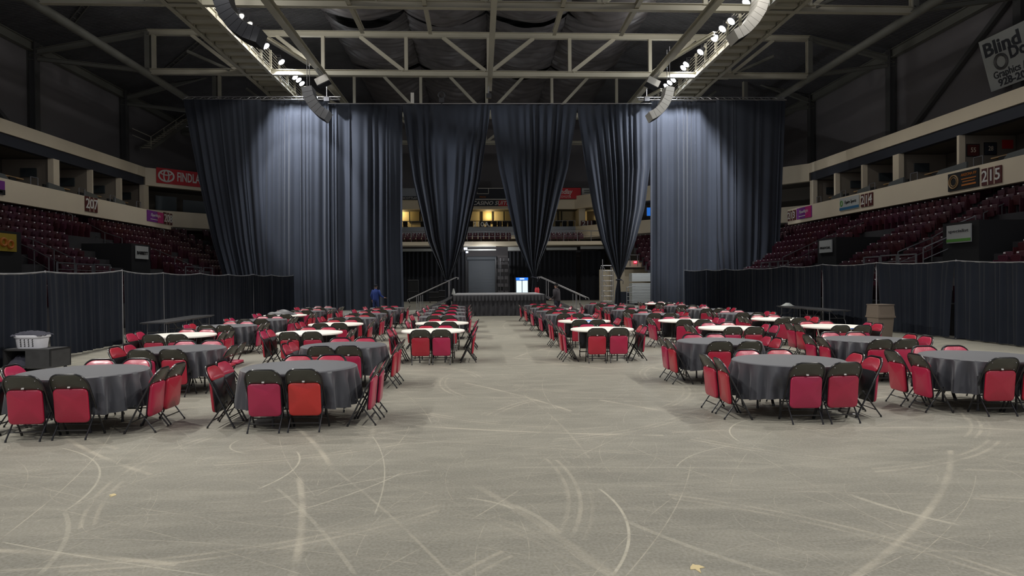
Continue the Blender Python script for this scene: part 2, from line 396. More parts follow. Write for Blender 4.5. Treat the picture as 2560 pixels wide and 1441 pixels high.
# ------------------------------------------------------------------ folding chairs
ZK = 1.06
def fy(z): return .20-.53*z
def inv_u(n=7, w=.232, top=.765, r=.14):
    pts = [(-w, fy(0), 0.012), (-w, fy(.3), .3), (-w, fy(top-r), top-r)]
    for i in range(1, n+1):
        a = pi - (pi/2)*i/n; pts.append((-w+r+r*cos(a), 0, top-r+r*sin(a)))
    for i in range(0, n+1):
        a = pi/2 - (pi/2)*i/n; pts.append((w-r+r*cos(a), 0, top-r+r*sin(a)))
    pts += [(w, 0, .3), (w, 0, .012)]
    return [Vector((x, fy(z), z)) for x, _, z in pts]
def arch(w, z0, z1, r, n=6, rb=.03):
    o = []
    for i in range(n+1): a = pi/2*i/n; o.append((w-r+r*cos(a), z1-r+r*sin(a)))
    for i in range(n+1): a = pi/2+pi/2*i/n; o.append((-w+r+r*cos(a), z1-r+r*sin(a)))
    for i in range(4): a = pi+pi/2*i/3; o.append((-w+rb+rb*cos(a), z0+rb+rb*sin(a)))
    for i in range(4): a = 1.5*pi+pi/2*i/3; o.append((w-rb+rb*cos(a), z0+rb+rb*sin(a)))
    return o
def rrect(w, z0, z1, r, n=5):
    return arch(w, z0, z1, r, n, r)
def make_chair(open_seat=False):
    root = thing('folding_chair', 'x', 'chair')
    f = MB(); f.tube(inv_u(), .0118, 8)
    for s in (-1, 1): f.tube([(s*.232, .20, 0), (s*.232, .195, .03)], .0145, 8)
    f.build('back_frame', M['blackmetal'], root, True)
    def bend(y0, k=.45):
        def g(v):
            z = v.z; return Vector((v.x, fy(z)+y0+v.y-k*(.2**2-v.x**2)+.012, z + v.y*.45))
        return g
    b = MB(); b.pad(arch(.214, .588, .750, .128), .026, .010, bend(.006)); b.build('backrest', M['vinyl'], root, 50)
    p = MB(); p.pad(arch(.224, .575, .758, .132, rb=.012), .006, .002, bend(-.014)); pn = p.build('back_panel', M['olive'], root, 50)
    for x, z in ((-.165, .70), (.165, .70), (-.17, .605), (.17, .605)):
        r = MB(); y = fy(z)-.014-.45*(.04-x*x)+.012
        r.lathe([(.0055, 0), (.0055, .006), (.002, .0075)], n=8)
        R = Matrix.Rotation(radians(62), 3, 'X'); r.v = [tuple(R @ Vector(v)+Vector((x, y-.004, z))) for v in r.v]
        r.build('rivet', M['chrome'], pn)
    s = MB(); y = fy(.612)-.018-.018+.012
    s.box((0, y-.0035, .612), (.032, .0015, .020), Matrix.Rotation(radians(-28), 3, 'X')); s.build('sticker', M['sticker'], pn)
    for sx in (-1, 1):
        l = MB(); l.tube([(sx*.198, -.165, .012), (sx*.198, .092, .345)], .0095, 8); l.tube([(sx*.198, -.165, 0), (sx*.198, -.158, .025)], .0125, 8)
        l.tube([(sx*.19, .085, .335), (sx*.225, .085, .335)], .010, 8)
        l.build('rear_leg', M['blackmetal'], root, True)
    c = MB(); c.tube([(-.198, -.165+.257*.1/.333, .1), (.198, -.165+.257*.1/.333, .1)], .008, 6); c.build('stretcher', M['blackmetal'], root, True)
    c = MB(); c.tube([(-.232, fy(.13), .13), (.232, fy(.13), .13)], .008, 6); c.build('stretcher', M['blackmetal'], root, True)
    if open_seat:
        R = lambda v: Vector((v.x, v.z-.40+.05, .435+v.y))
    else:
        R = lambda v: Vector((v.x, v.y-.100-.10*(v.z-.4), v.z))
    st = MB(); st.pad(rrect(.206, .19, .590, .050), .042, .014, (lambda v: R(Vector((v.x, -v.y, v.z)))) if open_seat else R)
    so = st.build('seat', M['vinyl'], root, 50)
    p = MB(); p.pad(rrect(.210, .185, .594, .046), .012, .003, (lambda v: R(Vector((v.x, -v.y-.026, v.z)))) if open_seat else (lambda v: R(Vector((v.x, v.y+.026, v.z)))))
    p.build('seat_pan', M['pan'], so, 50)
    for ch in root.children:
        for q in [ch]+list(ch.children):
            for v in q.data.vertices: v.co.z *= ZK
    return root

# ------------------------------------------------------------------ tables
TOP = .745
def make_table(style):
    root = thing('round_table', 'x', 'table')
    t = MB(); t.lathe([(.70, -.04), (.752, -.042), (.762, -.034), (.762, -.006), (.755, 0), (.70, 0)], (0, 0, TOP), 56)
    t.build('tabletop', M['plastic'], root, 35)
    for sy in (-1, 1):
        l = MB(); y = sy*.34
        pts = [(-.30, y, .02), (-.30, y, .69), (.30, y, .69), (.30, y, .02)]
        l.tube(pts, .016, 8); l.tube([(-.30, y, 0), (-.30, y, .03)], .02, 8); l.tube([(.30, y, 0), (.30, y, .03)], .02, 8)
        l.build('leg', M['gunmetal'], root, True)
        c = MB(); c.tube([(-.30, y, .22), (.30, y, .22)], .010, 6); c.tube([(-.30, y, .42), (.30, y, .42)], .010, 6); c.build('stretcher', M['gunmetal'], root, True)
        d = MB(); d.tube([(0, y, .42), (0, y*.15, .69)], .008, 6); d.build('brace', M['gunmetal'], root, True)
    if style == 'label':
        d = MB(); n = 6
        for i in range(n):
            a0 = -1.52+.20*i/n-.04; a1 = -1.52+.20*(i+1)/n-.04; k = len(d.v)
            d.add([(.764*cos(a0), .764*sin(a0), TOP-.033), (.764*cos(a1), .764*sin(a1), TOP-.033), (.764*cos(a1), .764*sin(a1), TOP-.008), (.764*cos(a0), .764*sin(a0), TOP-.008)], [(0, 1, 2, 3)])
        d.build('sticker', M['blue'], root)
    return root
def cloth_mesh(seed, bunch=0):
    rnd = random.Random(seed); N = 288
    ph = [rnd.uniform(0, 6.28) for _ in range(6)]
    prof = [(.0, TOP+.006), (.45, TOP+.006), (.70, TOP+.006), (.757, TOP+.005)]
    drop = [.738, .715, .67, .61, .54, .47, .40, .34, .27]
    vs = [Vector((0, 0, TOP+.006))]; rings = []
    for r, z in prof[1:]:
        rings.append([(r, z) for _ in range(N)])
    for z in drop:
        t = (.738-z)/.458; ring = []
        for k in range(N):
            a = 2*pi*k/N
            amp = .042*min(1, t*2.6)*(1+.35*sin(2*a+ph[3]))
            r = .776+.05*t + amp*sin(22*a+ph[0]+1.2*sin(3*a+ph[1])) + .020*t*sin(39*a+ph[2])
            zz = z + (.02*sin(3*a+ph[4])+.012*sin(7*a+ph[5]))*t
            if bunch: zz += bunch*t*max(0, cos(a-bunch*9))**2*.7
            for q in (1, 3):
                d = a-q*pi/2; cd = cos(d)
                if cd > .3:
                    lat = abs(.75*sin(d)); f = 1 if lat < .44 else max(0, 1-(lat-.44)/.08)
                    lim = max(.385+.495*zz, .615)/cd
                    lim = max(lim, .40, .769 if zz > .70 else 0)+.85*amp*(sin(23*a+ph[1])+.4*sin(37*a+ph[5]))*min(1, t*2)
                    if r > lim: r = r+(lim-r)*f
            ring.append((r, zz))
        rings.append(ring)
    for ring in rings: vs += [Vector((r*cos(2*pi*k/N), r*sin(2*pi*k/N), z)) for k, (r, z) in enumerate(ring)]
    fs = [(0, 1+k, 1+(k+1) % N) for k in range(N)]
    for i in range(len(rings)-1):
        fs += [(1+i*N+k, 1+(i+1)*N+k, 1+(i+1)*N+(k+1) % N, 1+i*N+(k+1) % N) for k in range(N)]
    m = MB(); m.add(vs, fs); return m

COLN = {'A': 'far left column', 'B': 'second column from left', 'C': 'column left of aisle', 'D': 'column right of aisle',
        'E': 'second column right of aisle', 'F': 'third column right of aisle', 'G': 'far right column'}
# centre of each tabletop in the photo, column by column, nearest first; c = black cloth, w = bare white
TBL = {'A': [(211, 929, 'c'), (449, 872, 'c'), (452, 837, 'w'), (568, 815, 'c'), (654, 800, 'c'), (713, 788, 'w'), (765, 778.5, 'c'), (797, 771.5, 'c')],
       'B': [(750, 917, 'c'), (860, 864, 'c'), (774, 831, 'w'), (840, 810, 'w'), (881, 796, 'c'), (914, 785, 'c'), (947, 777, 'c'), (968, 770, 'c')],
       'C': [(1083, 826, 'w'), (1105, 807, 'w'), (1106, 791.5, 'c'), (1112, 782, 'c'), (1117, 774, 'c'), (1122, 767, 'c')],
       'D': [(1505, 822, 'w'), (1460, 802, 'w'), (1419, 787, 'c'), (1390, 778, 'c'), (1370, 770.5, 'c'), (1350, 764, 'c')],
       'E': [(1797, 853, 'c'), (1712, 801, 'w'), (1640, 785.5, 'c'), (1578, 776, 'c'), (1552, 768, 'c'), (1503, 762, 'c')],
       'F': [(1971, 901, 'c'), (1826, 819, 'w'), (1852, 784, 'c'), (1765, 773.5, 'c'), (1703, 765.5, 'c'), (1650, 759, 'w')],
       'G': [(2446, 890, 'c'), (2166, 848, 'c'), (2083, 815, 'w'), (1945, 797, 'w')]}
tb_plain = make_table('plain'); tb_label = make_table('label')
cl = [cloth_mesh(s, b).mesh('tablecloth', M['cloth'], True) for s, b in ((3, 0), (8, 0), (15, 0), (21, .14))]
chair0 = make_chair(); chair1 = make_chair(True)
rnd = random.Random(5); first = set(); spots = []
SIDES = [('near side', 0), ('right side', pi/2), ('far side', pi), ('left side', -pi/2)]
def place(proto, key, loc, rz, label, group):
    if key not in first:
        first.add(key); proto.location = loc; proto.rotation_euler = (0, 0, rz); proto['label'] = label; proto['group'] = group; return proto
    return dup(proto, loc, rz, label, group)
TPOS = {}
for c, rows in TBL.items():
    for i, (px, py, st) in enumerate(rows):
        p = W(px, py, Z=TOP); p.z = 0; TPOS[c+str(i)] = p
        kind = 'bare white' if st == 'w' else 'black-clothed'
        lab = st == 'w' and (c+str(i)) in ('C0', 'D1', 'G2')
        where = f'{ordn(i)} table back in the {COLN[c]}'
        tl = f'bare white round table, {where}' if st == 'w' else f'round folding table under black cloth, {where}'
        place(tb_label if lab else tb_plain, 'tl' if lab else 'tp', p, rnd.choice((0, .1, -.08, .05)) if not lab else 0, tl,
              'bare white round tables' if st == 'w' else 'round tables under black cloths')
        if st == 'c':
            v = 3 if (c+str(i)) in ('E3', 'E4', 'F0') else rnd.choice((0, 1, 2))
            o = bpy.data.objects.new('tablecloth', cl[v]); COL.objects.link(o); o.location = p; o.rotation_euler = (0, 0, rnd.choice((0, pi)))
            tag(o, f'black tablecloth on the {where}', 'tablecloth', 'black tablecloths on round tables')
        for sn, ang in SIDES:
            for s in (-1, 1):
                lat = s*rnd.uniform(.235, .262); dist = {'near side': .64, 'far side': .66}.get(sn, .93 if i == 0 and c in 'ABFG' else .83)+rnd.uniform(-.01, .05); a = ang+rnd.uniform(-.06, .06)
                if c+str(i) == 'F0' and sn == 'near side': lat += .13
                q = p + Matrix.Rotation(ang, 3, 'Z') @ Vector((lat, -dist, 0))
                seatn = {'near side': ('left', 'right'), 'far side': ('right', 'left'), 'left side': ('rear', 'front'), 'right side': ('front', 'rear')}[sn][0 if s < 0 else 1]
                sc = proj((q.x, q.y, .5))
                if sc[0] < -130 or sc[0] > 2690: continue
                op = (c+str(i), sn) == ('A1', 'right side')
                spots.append((q.y, q, a, f'red folding chair, {seatn} seat on {sn}, {ordn(i)} table, {COLN[c]}', op, f'folding chairs on the {sn} of the {ordn(i)} table, {COLN[c]}'))
# two loose chairs standing turned away from their tables
for px, py, a, lb in ((1956, 860, .12, 'red folding chair standing with its back to camera between the right tables'),):
    q = W(px, py, Z=0); spots.append((q.y, q, a, lb, False, 'loose folding chairs between tables'))
spots.sort(key=lambda s: s[0])
for k, (d, q, a, lb, op, g) in enumerate(spots[:300]):
    place(chair1 if op else chair0, 'open' if op else 'shut', q, a, lb, 'red folding chairs around the round tables')
# one chair is upholstered in a more orange red
p = TPOS['B0']; best = min((o for o in COL.objects if o.get('category') == 'chair' and o.name.startswith('folding_chair')), key=lambda o: (o.location-(p+Vector((.25, -.64, 0)))).length)
for ch in best.children:
    if ch.name.startswith(('seat', 'backrest')):
        ch.data = ch.data.copy(); ch.data.materials[0] = M['vinyl2']
best['label'] = 'orange-red folding chair, right seat on near side, first table, second column from left'
rest = spots[300:]
if rest:
    mb = MB(); mats = [M['blackmetal'], M['vinyl'], M['olive'], M['pan']]
    for d, q, a, lb, op, g in rest:
        T = Matrix.Translation(q) @ Matrix.Rotation(a, 4, 'Z')
        for ch in chair0.children:
            mm = ch.data; m0 = mm.materials[0]
            mb.cur = mats.index(m0) if m0 in mats else 0
            mb.add([T @ v.co for v in mm.vertices], [tuple(f.vertices) for f in mm.polygons])
            for g2 in ch.children:
                if g2.name.startswith('seat_pan'):
                    mb.cur = 3; mb.add([T @ v.co for v in g2.data.vertices], [tuple(f.vertices) for f in g2.data.polygons])
    o = mb.build('folding_chair_rows', mats, None, 50)
    tag(o, 'farthest red folding chairs around the back row of tables near the curtain', 'chair', 'farthest folding chairs', 'stuff')

for px, py, r_, lb in ((1742, 1421, .055, 'tan scrap of paper lying on the bare floor near the camera'), (283, 1239, .04, 'pale scrap of paper on the floor before the front left table')):
    q = W(px, py, Z=0); m_ = MB(); n_ = 9; top_ = [Vector((q.x+r_*(.6+.4*sin(5*k+px))*cos(2*pi*k/n_), q.y+r_*1.6*(.6+.4*sin(3*k))*sin(2*pi*k/n_), .004)) for k in range(n_)]
    m_.add(top_+[Vector((v.x, v.y, 0)) for v in top_], [tuple(range(n_))]+[(k, k+n_, (k+1) % n_+n_, (k+1) % n_) for k in range(n_)])
    tag(m_.build('paper_scrap', mat('tan_paper', (.55, .45, .25), .8), None), lb, 'paper')
# folded dark cloth left on a white table, tub of papers on another
mb = MB(); p = TPOS['A5']
mb.grid(24, 12, lambda u, v: p+Vector(((u-.5)*1.0-.15, (v-.5)*.45+.1, TOP+.004+.16*max(0, (1-(2*u-1)**2)*(1-(2*v-1)**2))**.5*(1+.25*sin(9*u+5*v)))))
tag(mb.build('folded_cloth', M['cloth'], None, 'all'), 'crumpled dark cloth heaped on the white table in the far left column', 'cloth')
p = TPOS['D1']
mb = MB(); mb.lathe([(.03, 0), (.032, .01), (.026, .11), (.016, .14), (.014, .17)], (p.x-.35, p.y+.1, TOP), 12)
o = mb.build('bottle', M['redcloth'], None, True); tag(o, 'small red bottle on the second white table right of aisle', 'bottle')
mb = MB(); mb.box((p.x+.1, p.y-.35, TOP+.012), (.26, .16, .022)); tag(mb.build('booklet', M['blue'], None), 'blue booklet at near edge of second white table right of aisle', 'booklet')
# ------------------------------------------------------------------ pipe and drape lines
def base_uniform(p, mbp): mbp.box((p.x, p.y, .006), (.42, .42, .012))
def drape_line(side, posts, seed, gaps=()):
    rnd = random.Random(seed); P = []
    for px, py, D in posts:
        t = W(px, py, Y=D); P.append(t)
    for i, t in enumerate(P):
        r = thing('drape_upright', f'silver drape upright, {ordn(i)} post back along the {side} drape line', 'post', (t.x, t.y, 0), 0, f'uprights of the {side} drape line')
        m = MB(); m.tube([(0, 0, .01), (0, 0, t.z+.03)], .022, 10); m.build('pole', M['silver'], r, True)
        m = MB(); m.box((0, 0, .006), (.42, .42, .012)); m.build('base_plate', M['gunmetal'], r)
    for i in range(len(P)-1):
        a, b = P[i], P[i+1]; d = b-a; L = sqrt(d.x**2+d.y**2)
        m = MB(); m.tube([a+d*(k/8)+Vector((0, 0, -.07*4*(k/8)*(1-k/8))) for k in range(9)], .021, 8)
        tag(m.build('drape_crossbar', M['silver'], None, True), f'silver crossbar over the {ordn(i)} drape section back, {side} line', 'pipe', f'crossbars of the {side} drape line')
        ux, uy = d.x/L, d.y/L; nx, ny = (-uy, ux) if side == 'left' else (uy, -ux)
        nx, ny = -abs(nx) if side == 'right' else abs(nx), ny
        nf = max(7, int(L*5.2)); ph = [rnd.uniform(0, 6.28) for _ in range(4)]
        g0 = gaps.get(i, (0, 0)) if gaps else (0, 0)
        def fn(u, v, a=a, d=d, nf=nf, ph=ph, g0=g0):
            lo = .004+g0[0]*(v)**.7; hi = .996-g0[1]*(v)**.7
            uu = lo+(hi-lo)*u
            zt = a.z+(b.z-a.z)*uu-.07*4*uu*(1-uu)-.02; z = zt+( .035-zt)*v
            am = (.028+.035*v)
            w = am*(.55*sin(2*pi*nf*u+ph[0]+2.2*sin(5*u+ph[1])+.4*v*sin(3*u+ph[3]))*(.35+.65*sin(4.3*u+ph[2])**2)+.8*sin(2*pi*nf*.31*u+ph[2]+.5*v)+.35*sin(2*pi*nf*.67*u+ph[3]))
            return Vector((a.x+d.x*uu-ux*0, a.y+d.y*uu, z))+Vector((nx, ny, 0))*(w+.035)
        m = MB(); m.grid(nf*10, 8, fn)
        tag(m.build('black_drape', M['drape'], None, 'all'), f'black pleated drape panel, {ordn(i)} section back along the {side} line', 'drape', f'black panels of the {side} drape line')
drape_line('right', [(2690, 648, 16.0), (2390, 652, 20.4), (2191, 657.5, 24), (2057, 662, 27.6), (1958, 666.5, 31), (1874, 672, 34.4), (1814, 673.5, 37.4), (1767, 674.5, 40), (1712, 676, 42.5)], 4,
           {0: (.0, .0), 1: (.06, .07), 2: (.07, .06)})
drape_line('left', [(-120, 675, 14.2), (113, 680, 17.6), (305, 677, 22), (408, 683, 25.8), (500, 684, 29.4), (571, 687, 32.6), (633, 686.5, 36), (678, 688, 38.6), (733, 689, 41.5)], 9, {1: (.03, 0)})

# ------------------------------------------------------------------ great stage curtains
CY0 = 46.5
def xw(px, py, Y=CY0): return W(px, py, Y=Y).x
CT = W(1280, 261, Y=CY0).z
def curtain(label, top, keys, folds, seed, amp=.13, Y=CY0, zt=None, z0=.03, gather=True):
    """keys: list of (y pixel, left px, right px); interpolated in height"""
    rnd = random.Random(seed); K = []
    for py, xl, xr in keys:
        z = W((xl+xr)/2, py, Y=Y).z; K.append((z, xw(xl, py, Y), xw(xr, py, Y)))
    K.sort(reverse=True); K.append((z0-.01, K[-1][1], K[-1][2]))
    zt = zt or K[0][0]; wt = K[0][2]-K[0][1]; ph = [rnd.uniform(0, 6.28) for _ in range(5)]
    def lr(z):
        for (za, la, ra), (zb, lb_, rb) in zip(K, K[1:]):
            if z >= zb:
                t = min(1, max(0, (za-z)/max(1e-6, za-zb))); return la+(lb_-la)*t, ra+(rb-ra)*t
        return K[-1][1], K[-1][2]
    CR = [rnd.uniform(.06, .94) for _ in range(4)]
    def fn(u, v):
        z = zt+(z0-zt)*v; l, r = lr(z); w = r-l; f = w/wt
        k = amp*(.35+.65*min(1, v*3.5))*(1+.9*(1-f)) if gather else amp*(.35+.65*min(1, v*3))
        if gather: k *= max(.25, min(1, f*2.2+.2))
        uu = u+.012*sin(2*pi*u*3+ph[0])
        if gather:
            s = sin(2*pi*folds*uu+ph[1]+2.0*sin(4.1*u+ph[2]))*(.55+.45*sin(5.7*u+ph[0]))+.55*sin(2*pi*folds*.37*uu+ph[3]+.4*v)
        else:
            s = .8*sin(2*pi*folds*uu+ph[1]+2.6*sin(4.3*u+ph[2])+.5*sin(2.2*v+ph[4]))*(.15+.85*sin(5.1*u+ph[0])**2)+.75*sin(2*pi*folds*.29*uu+ph[3]+.5*v)
            s -= sum(1.1*math.exp(-((u-c)/.008)**2) for c in CR)
        edge = min(1, u*30, (1-u)*30)
        return Vector((l+w*u, Y+k*s*edge, z))
    m = MB(); m.grid(int(folds*18), 48, fn)
    o = m.build('stage_curtain', M['curtain'], None, 'all'); tag(o, label, 'curtain', 'tall black curtains hung across the hall'); return o
curtain('tall dark curtain, leftmost in the row, with slanting outer edge', 0, [(249, 458, 652), (450, 497, 655), (600, 530, 662), (690, 557, 668)], 9, 1, .11, gather=False, Y=46.2)
curtain('tall black curtain lit by floodlight, second from the left', 0, [(252, 649, 822), (600, 650, 824), (770, 652, 828)], 12, 2, .15, gather=False)
curtain('straight black curtain beside the left swagged curtain', 0, [(260, 820, 1006), (600, 822, 1006), (775, 824, 1010)], 9, 3, .17, gather=False, Y=46.7)
curtain('leftmost of the three gathered curtains, tied above floor beside stage', 0,
        [(260, 1006, 1226), (290, 1009, 1224), (450, 1032, 1200), (600, 1068, 1164), (660, 1095, 1142), (697, 1112, 1124), (706, 1114, 1123), (735, 1113, 1127), (768, 1114, 1129)], 11, 4, .22)
curtain('middle gathered curtain tied into a knot behind the stage', 0,
        [(260, 1225, 1444), (290, 1228, 1441), (420, 1247, 1420), (600, 1289, 1372), (660, 1316, 1347), (690, 1330, 1340), (700, 1331, 1339), (730, 1328, 1341), (768, 1327, 1342)], 11, 5, .22)
curtain('rightmost of the three gathered curtains, tied right of stage', 0,
        [(260, 1443, 1628), (290, 1445, 1627), (420, 1464, 1625), (520, 1482, 1612), (600, 1502, 1590), (660, 1527, 1568), (695, 1543, 1551), (704, 1543, 1550), (730, 1538, 1552), (768, 1535, 1553)], 11, 6, .22)
curtain('tall blue-black curtain lit by floodlight, second from the right', 0, [(253, 1626, 1800), (600, 1626, 1800), (770, 1626, 1800)], 13, 7, .14, gather=False, Y=46.6)
curtain('tall dark curtain, rightmost in the row', 0, [(251, 1790, 1964), (600, 1795, 1950), (660, 1800, 1942), (720, 1805, 1930)], 9, 8, .11, gather=False, Y=46.2)
for px, py, lb in ((1119, 702, 'left'), (1335, 694, 'middle'), (1547, 700, 'right')):
    p = W(px, py, Y=CY0); m = MB()
    m.tube([p+Vector((.2*cos(a), .2*sin(a), .03*sin(2*a))) for a in [2*pi*k/16 for k in range(16)]], .03, 6, closed=True)
    m.tube([p+Vector((.15, -.22, 0)), p+Vector((.25, -.3, -.1)), p+Vector((.22, -.3, -.3))], .02, 6)
    tag(m.build('tie_rope', M['cloth_bag'], None, True), f'rope tied around the {lb} gathered curtain', 'rope', 'curtain tie ropes')
m = MB(); a = W(820, 259, Y=CY0-.1); b = W(1630, 259, Y=CY0-.1); m.tube([a, b], .035, 8)
tag(m.build('curtain_pipe', M['silver'], None, True), 'long thin pipe carrying the three gathered curtains', 'pipe')
for x0, x1, yy, lb in ((456, 850, 249, 'left'), (1595, 1966, 250, 'right')):
    a = W(x0, yy, Y=CY0-.2); b = W(x1, yy, Y=CY0-.2); m = MB()
    m.tube([a, b], .045, 8); m.tube([a+Vector((0, .25, .25)), b+Vector((0, .25, .25))], .03, 6)
    n = 20
    for k in range(n): m.beam(a+(b-a)*(k/n), a+(b-a)*((k+.5)/n)+Vector((0, .25, .25)), .02, .02); m.beam(a+(b-a)*((k+.5)/n)+Vector((0, .25, .25)), a+(b-a)*((k+1)/n), .02, .02)
    tag(m.build('curtain_truss', M['silver'], None), f'silver truss carrying the {lb} side curtains', 'truss')

# ------------------------------------------------------------------ stage
SF = 37.5; SB = 43.8
a = W(1133, 737, Y=SF); b = W(1361, 735, Y=SF); sx0, sx1 = a.x, b.x; SH = 1.2
st = thing('stage', 'low black-skirted stage platform at the far end of the aisle', 'stage')
m = MB(); m.bx(sx0, sx1, SF, SB, SH-.09, SH); m.build('stage_deck', M['stagetop'], st)
m = MB(); rnd = random.Random(3)
def skirt(u, v):
    x = sx0+(sx1-sx0)*u; return Vector((x, SF-.04-.035*sin(2*pi*22*u+2*sin(7*u)+1.5*v)*(.3+v)-.03*v*sin(9*v+60*u), (SH-.06)*(1-v)+.02))
m.grid(260, 10, skirt)
for xs in (sx0, sx1): m.grid(60, 6, lambda u, v: Vector((xs+(.05 if xs > 0 and xs == sx1 else -.05)+.03*sin(60*u), SF+(SB-SF)*u, (SH-.06)*(1-v)+.02)))
m.build('stage_skirt', M['skirt'], st, 'all')
m = MB()
n = 26
for k in range(n):
    x0 = sx0+(sx1-sx0)*k/n; w = (sx1-sx0)/n
    m.add([(x0, SF-.10, SH-.04), (x0+w*.5, SF-.17, SH-.04), (x0+w*.98, SF-.10, SH-.04), (x0+w*.05, SF-.12, SH-.33), (x0+w*.45, SF-.22, SH-.35), (x0+w*.93, SF-.12, SH-.33)], [(0, 1, 4, 3), (1, 2, 5, 4)])
m.build('valance', M['skirt'], st)
for k in range(8):
    for yy in (SF+.3, SB-.3):
        if k % 3: continue
        m = MB(); m.tube([(sx0+.3+(sx1-sx0-.6)*k/7, yy, 0), (sx0+.3+(sx1-sx0-.6)*k/7, yy, SH-.1)], .03, 8); m.build('leg', M['gunmetal'], st, True)
def stairs(label, xin, xout, y0, y1, side):
    r = thing('stage_steps', label, 'stairs', (xin, (y0+y1)/2, 0)); n = 6; w = y1-y0; dx = (xout-xin)
    m = MB()
    for k in range(n):
        m.box((dx*(k+.5)/n, 0, SH*(1-(k+1)/(n+.0))+.0+.02), (abs(dx)/n, w, .035))
    m.build('tread', M['gunmetal'], r)
    m = MB()
    for yy in (-w/2, w/2): m.beam((0, yy, SH-.1), (dx, yy, .06), .04, .12)
    m.build('stringer', M['greymetal'], r)
    for yy in (-w/2, w/2):
        m = MB(); top = Vector((-dx*.06, yy, SH+.98)); bot = Vector((dx*1.06, yy, 1.0))
        m.tube([top+Vector((-dx*.04, 0, -.12)), top+Vector((-dx*.05, 0, -.02)), top, bot, bot+Vector((dx*.06, 0, -.06)), bot+Vector((dx*.07, 0, -.16))], .022, 8)
        m.tube([(dx*.12, yy, SH*.88), (dx*.12, yy, SH+.83)], .018, 8)
        m.tube([(dx*.8, yy, .1), (dx*.8, yy, 1.18)], .018, 8); m.tube([(dx*.9, yy, .05), (dx*.9, yy, 1.12)], .018, 8)
        m.build('handrail', M['silver'], r, True)
    return r
stairs('stairs with silver handrails at the left end of the stage', sx0, sx0-2.3, SF+.5, SF+1.7, -1)
stairs('stairs with silver handrails at the right end of the stage', sx1, sx1+2.3, SF+.5, SF+1.7, 1)
# small things around the stage
p = W(1136, 727, Y=SF+.6); m = MB(); m.lathe([(.10, 0), (.11, .05), (.05, .28), (.03, .34)], (p.x-.05, SF+.6, SH), 12)
tag(m.build('lamp_cone', M['signwhite'], None, True), 'small pale cone standing at the left corner of stage', 'cone')
for k, px in enumerate((1340, 1345)):
    p = W(px, 727, Y=45.2); m = MB(); m.lathe([(.09, 0), (.09, .36), (.04, .42), (.03, .47)], (p.x, 45.2, 1.05), 12)
    tag(m.build('red_canister', M['red'], None, True), f'red canister behind the stage corner, {("left", "right")[k]} of the two', 'canister')
m = MB(); p = W(1342, 730, Y=45.2); m.bx(p.x-.5, p.x+.6, 44.9, 45.5, 0, 1.05); tag(m.build('road_case', M['black'], None), 'black road case behind the stage right corner', 'case')
# cooler
FY = 58.5
x0 = W(1290, 700, Y=FY).x; x1 = W(1320, 700, Y=FY).x; fh = W(1305, 694, Y=FY).z; xm = (x0+x1)/2; fw = x1-x0
r = thing('drinks_cooler', 'glowing white two-door drinks cooler with blue lit header', 'cooler', (xm, FY, 0))
m = MB(); m.bx(-fw/2-.05, fw/2+.05, 0, .7, 0, fh); m.build('cabinet', M['navyband'], r)
m = MB(); m.bx(-fw/2, fw/2, -.03, 0, fh-.24, fh-.02); hd = m.build('header', M['fridgeblue'], r)
for s in (-1, 1):
    m = MB(); c = s*fw/4; m.bx(c-fw/4+.03, c+fw/4-.03, -.03, 0, .12, fh-.28); m.build('door', M['fridgeglow'], r)
m = MB(); m.bx(-.2, .2, -.04, -.03, fh-.17, fh-.09); m.build('header_lettering', M['fridgewhite'], hd)

# ------------------------------------------------------------------ side furniture
def long_table(label, c, rz, L=2.44, Wd=.76, h=.74):
    r = thing('folding_banquet_table', label, 'table', (c[0], c[1], 0), rz, 'long dark folding tables by the drapes')
    m = MB(); m.box((0, 0, h-.02), (Wd, L, .035)); m.build('tabletop', M['gunmetal'], r)
    m = MB()
    for x in (-Wd/2+.06, Wd/2-.06): m.beam((x, -L/2+.1, h-.05), (x, L/2-.1, h-.05), .03, .03)
    m.build('apron_rail', M['greymetal'], r)
    for s in (-1, 1):
        y = s*(L/2-.32); m = MB()
        for x in (-Wd/2+.1, Wd/2-.1):
            m.tube([(x, y, h-.06), (x, y, .40), (x*1.06, y+s*.06, .30), (x*1.15, y+s*.10, 0)], .015, 8)
        m.tube([(-Wd/2+.1, y, .42), (Wd/2-.1, y, .42)], .010, 6)
        m.build('leg', M['greymetal'], r, True)
        m = MB(); m.tube([(0, y, .42), (0, y-s*.45, h-.05)], .009, 6); m.tube([(-.2, y-s*.45, h-.05), (.2, y-s*.45, h-.05)], .009, 6); m.build('brace', M['greymetal'], r, True)
    return r
lp = W(381, 807, Z=.74); rz = W(521, 786, Z=.74); d = (rz-lp); ang = atan2(-d.x, d.y); u = d.normalized()
long_table('dark folding table along the left drape, nearer of two', lp+u*1.25, ang)
long_table('dark folding table along the left drape, farther of two', lp+u*3.72, ang)
lp = W(2104, 776, Z=.74); rz = W(1945, 763, Z=.74); d = (rz-lp); ang = atan2(-d.x, d.y); u = d.normalized()
long_table('dark folding table along the right drape, nearer of two', lp+u*1.25, ang)
far = lp+u*3.72
long_table('dark folding table along the right drape, farther of two', far, ang)
m = MB(); rnd = random.Random(2); c = far+u*.95
m.grid(10, 8, lambda a, b: Vector((c.x+(a-.5)*.5, c.y+(b-.5)*.4, .745+.10*max(0, sin(pi*a)*sin(pi*b))*(1+.5*rnd.random()))))
tag(m.build('crumpled_papers', M['signwhite'], None), 'crumpled white papers on the far end of right folding table', 'papers')
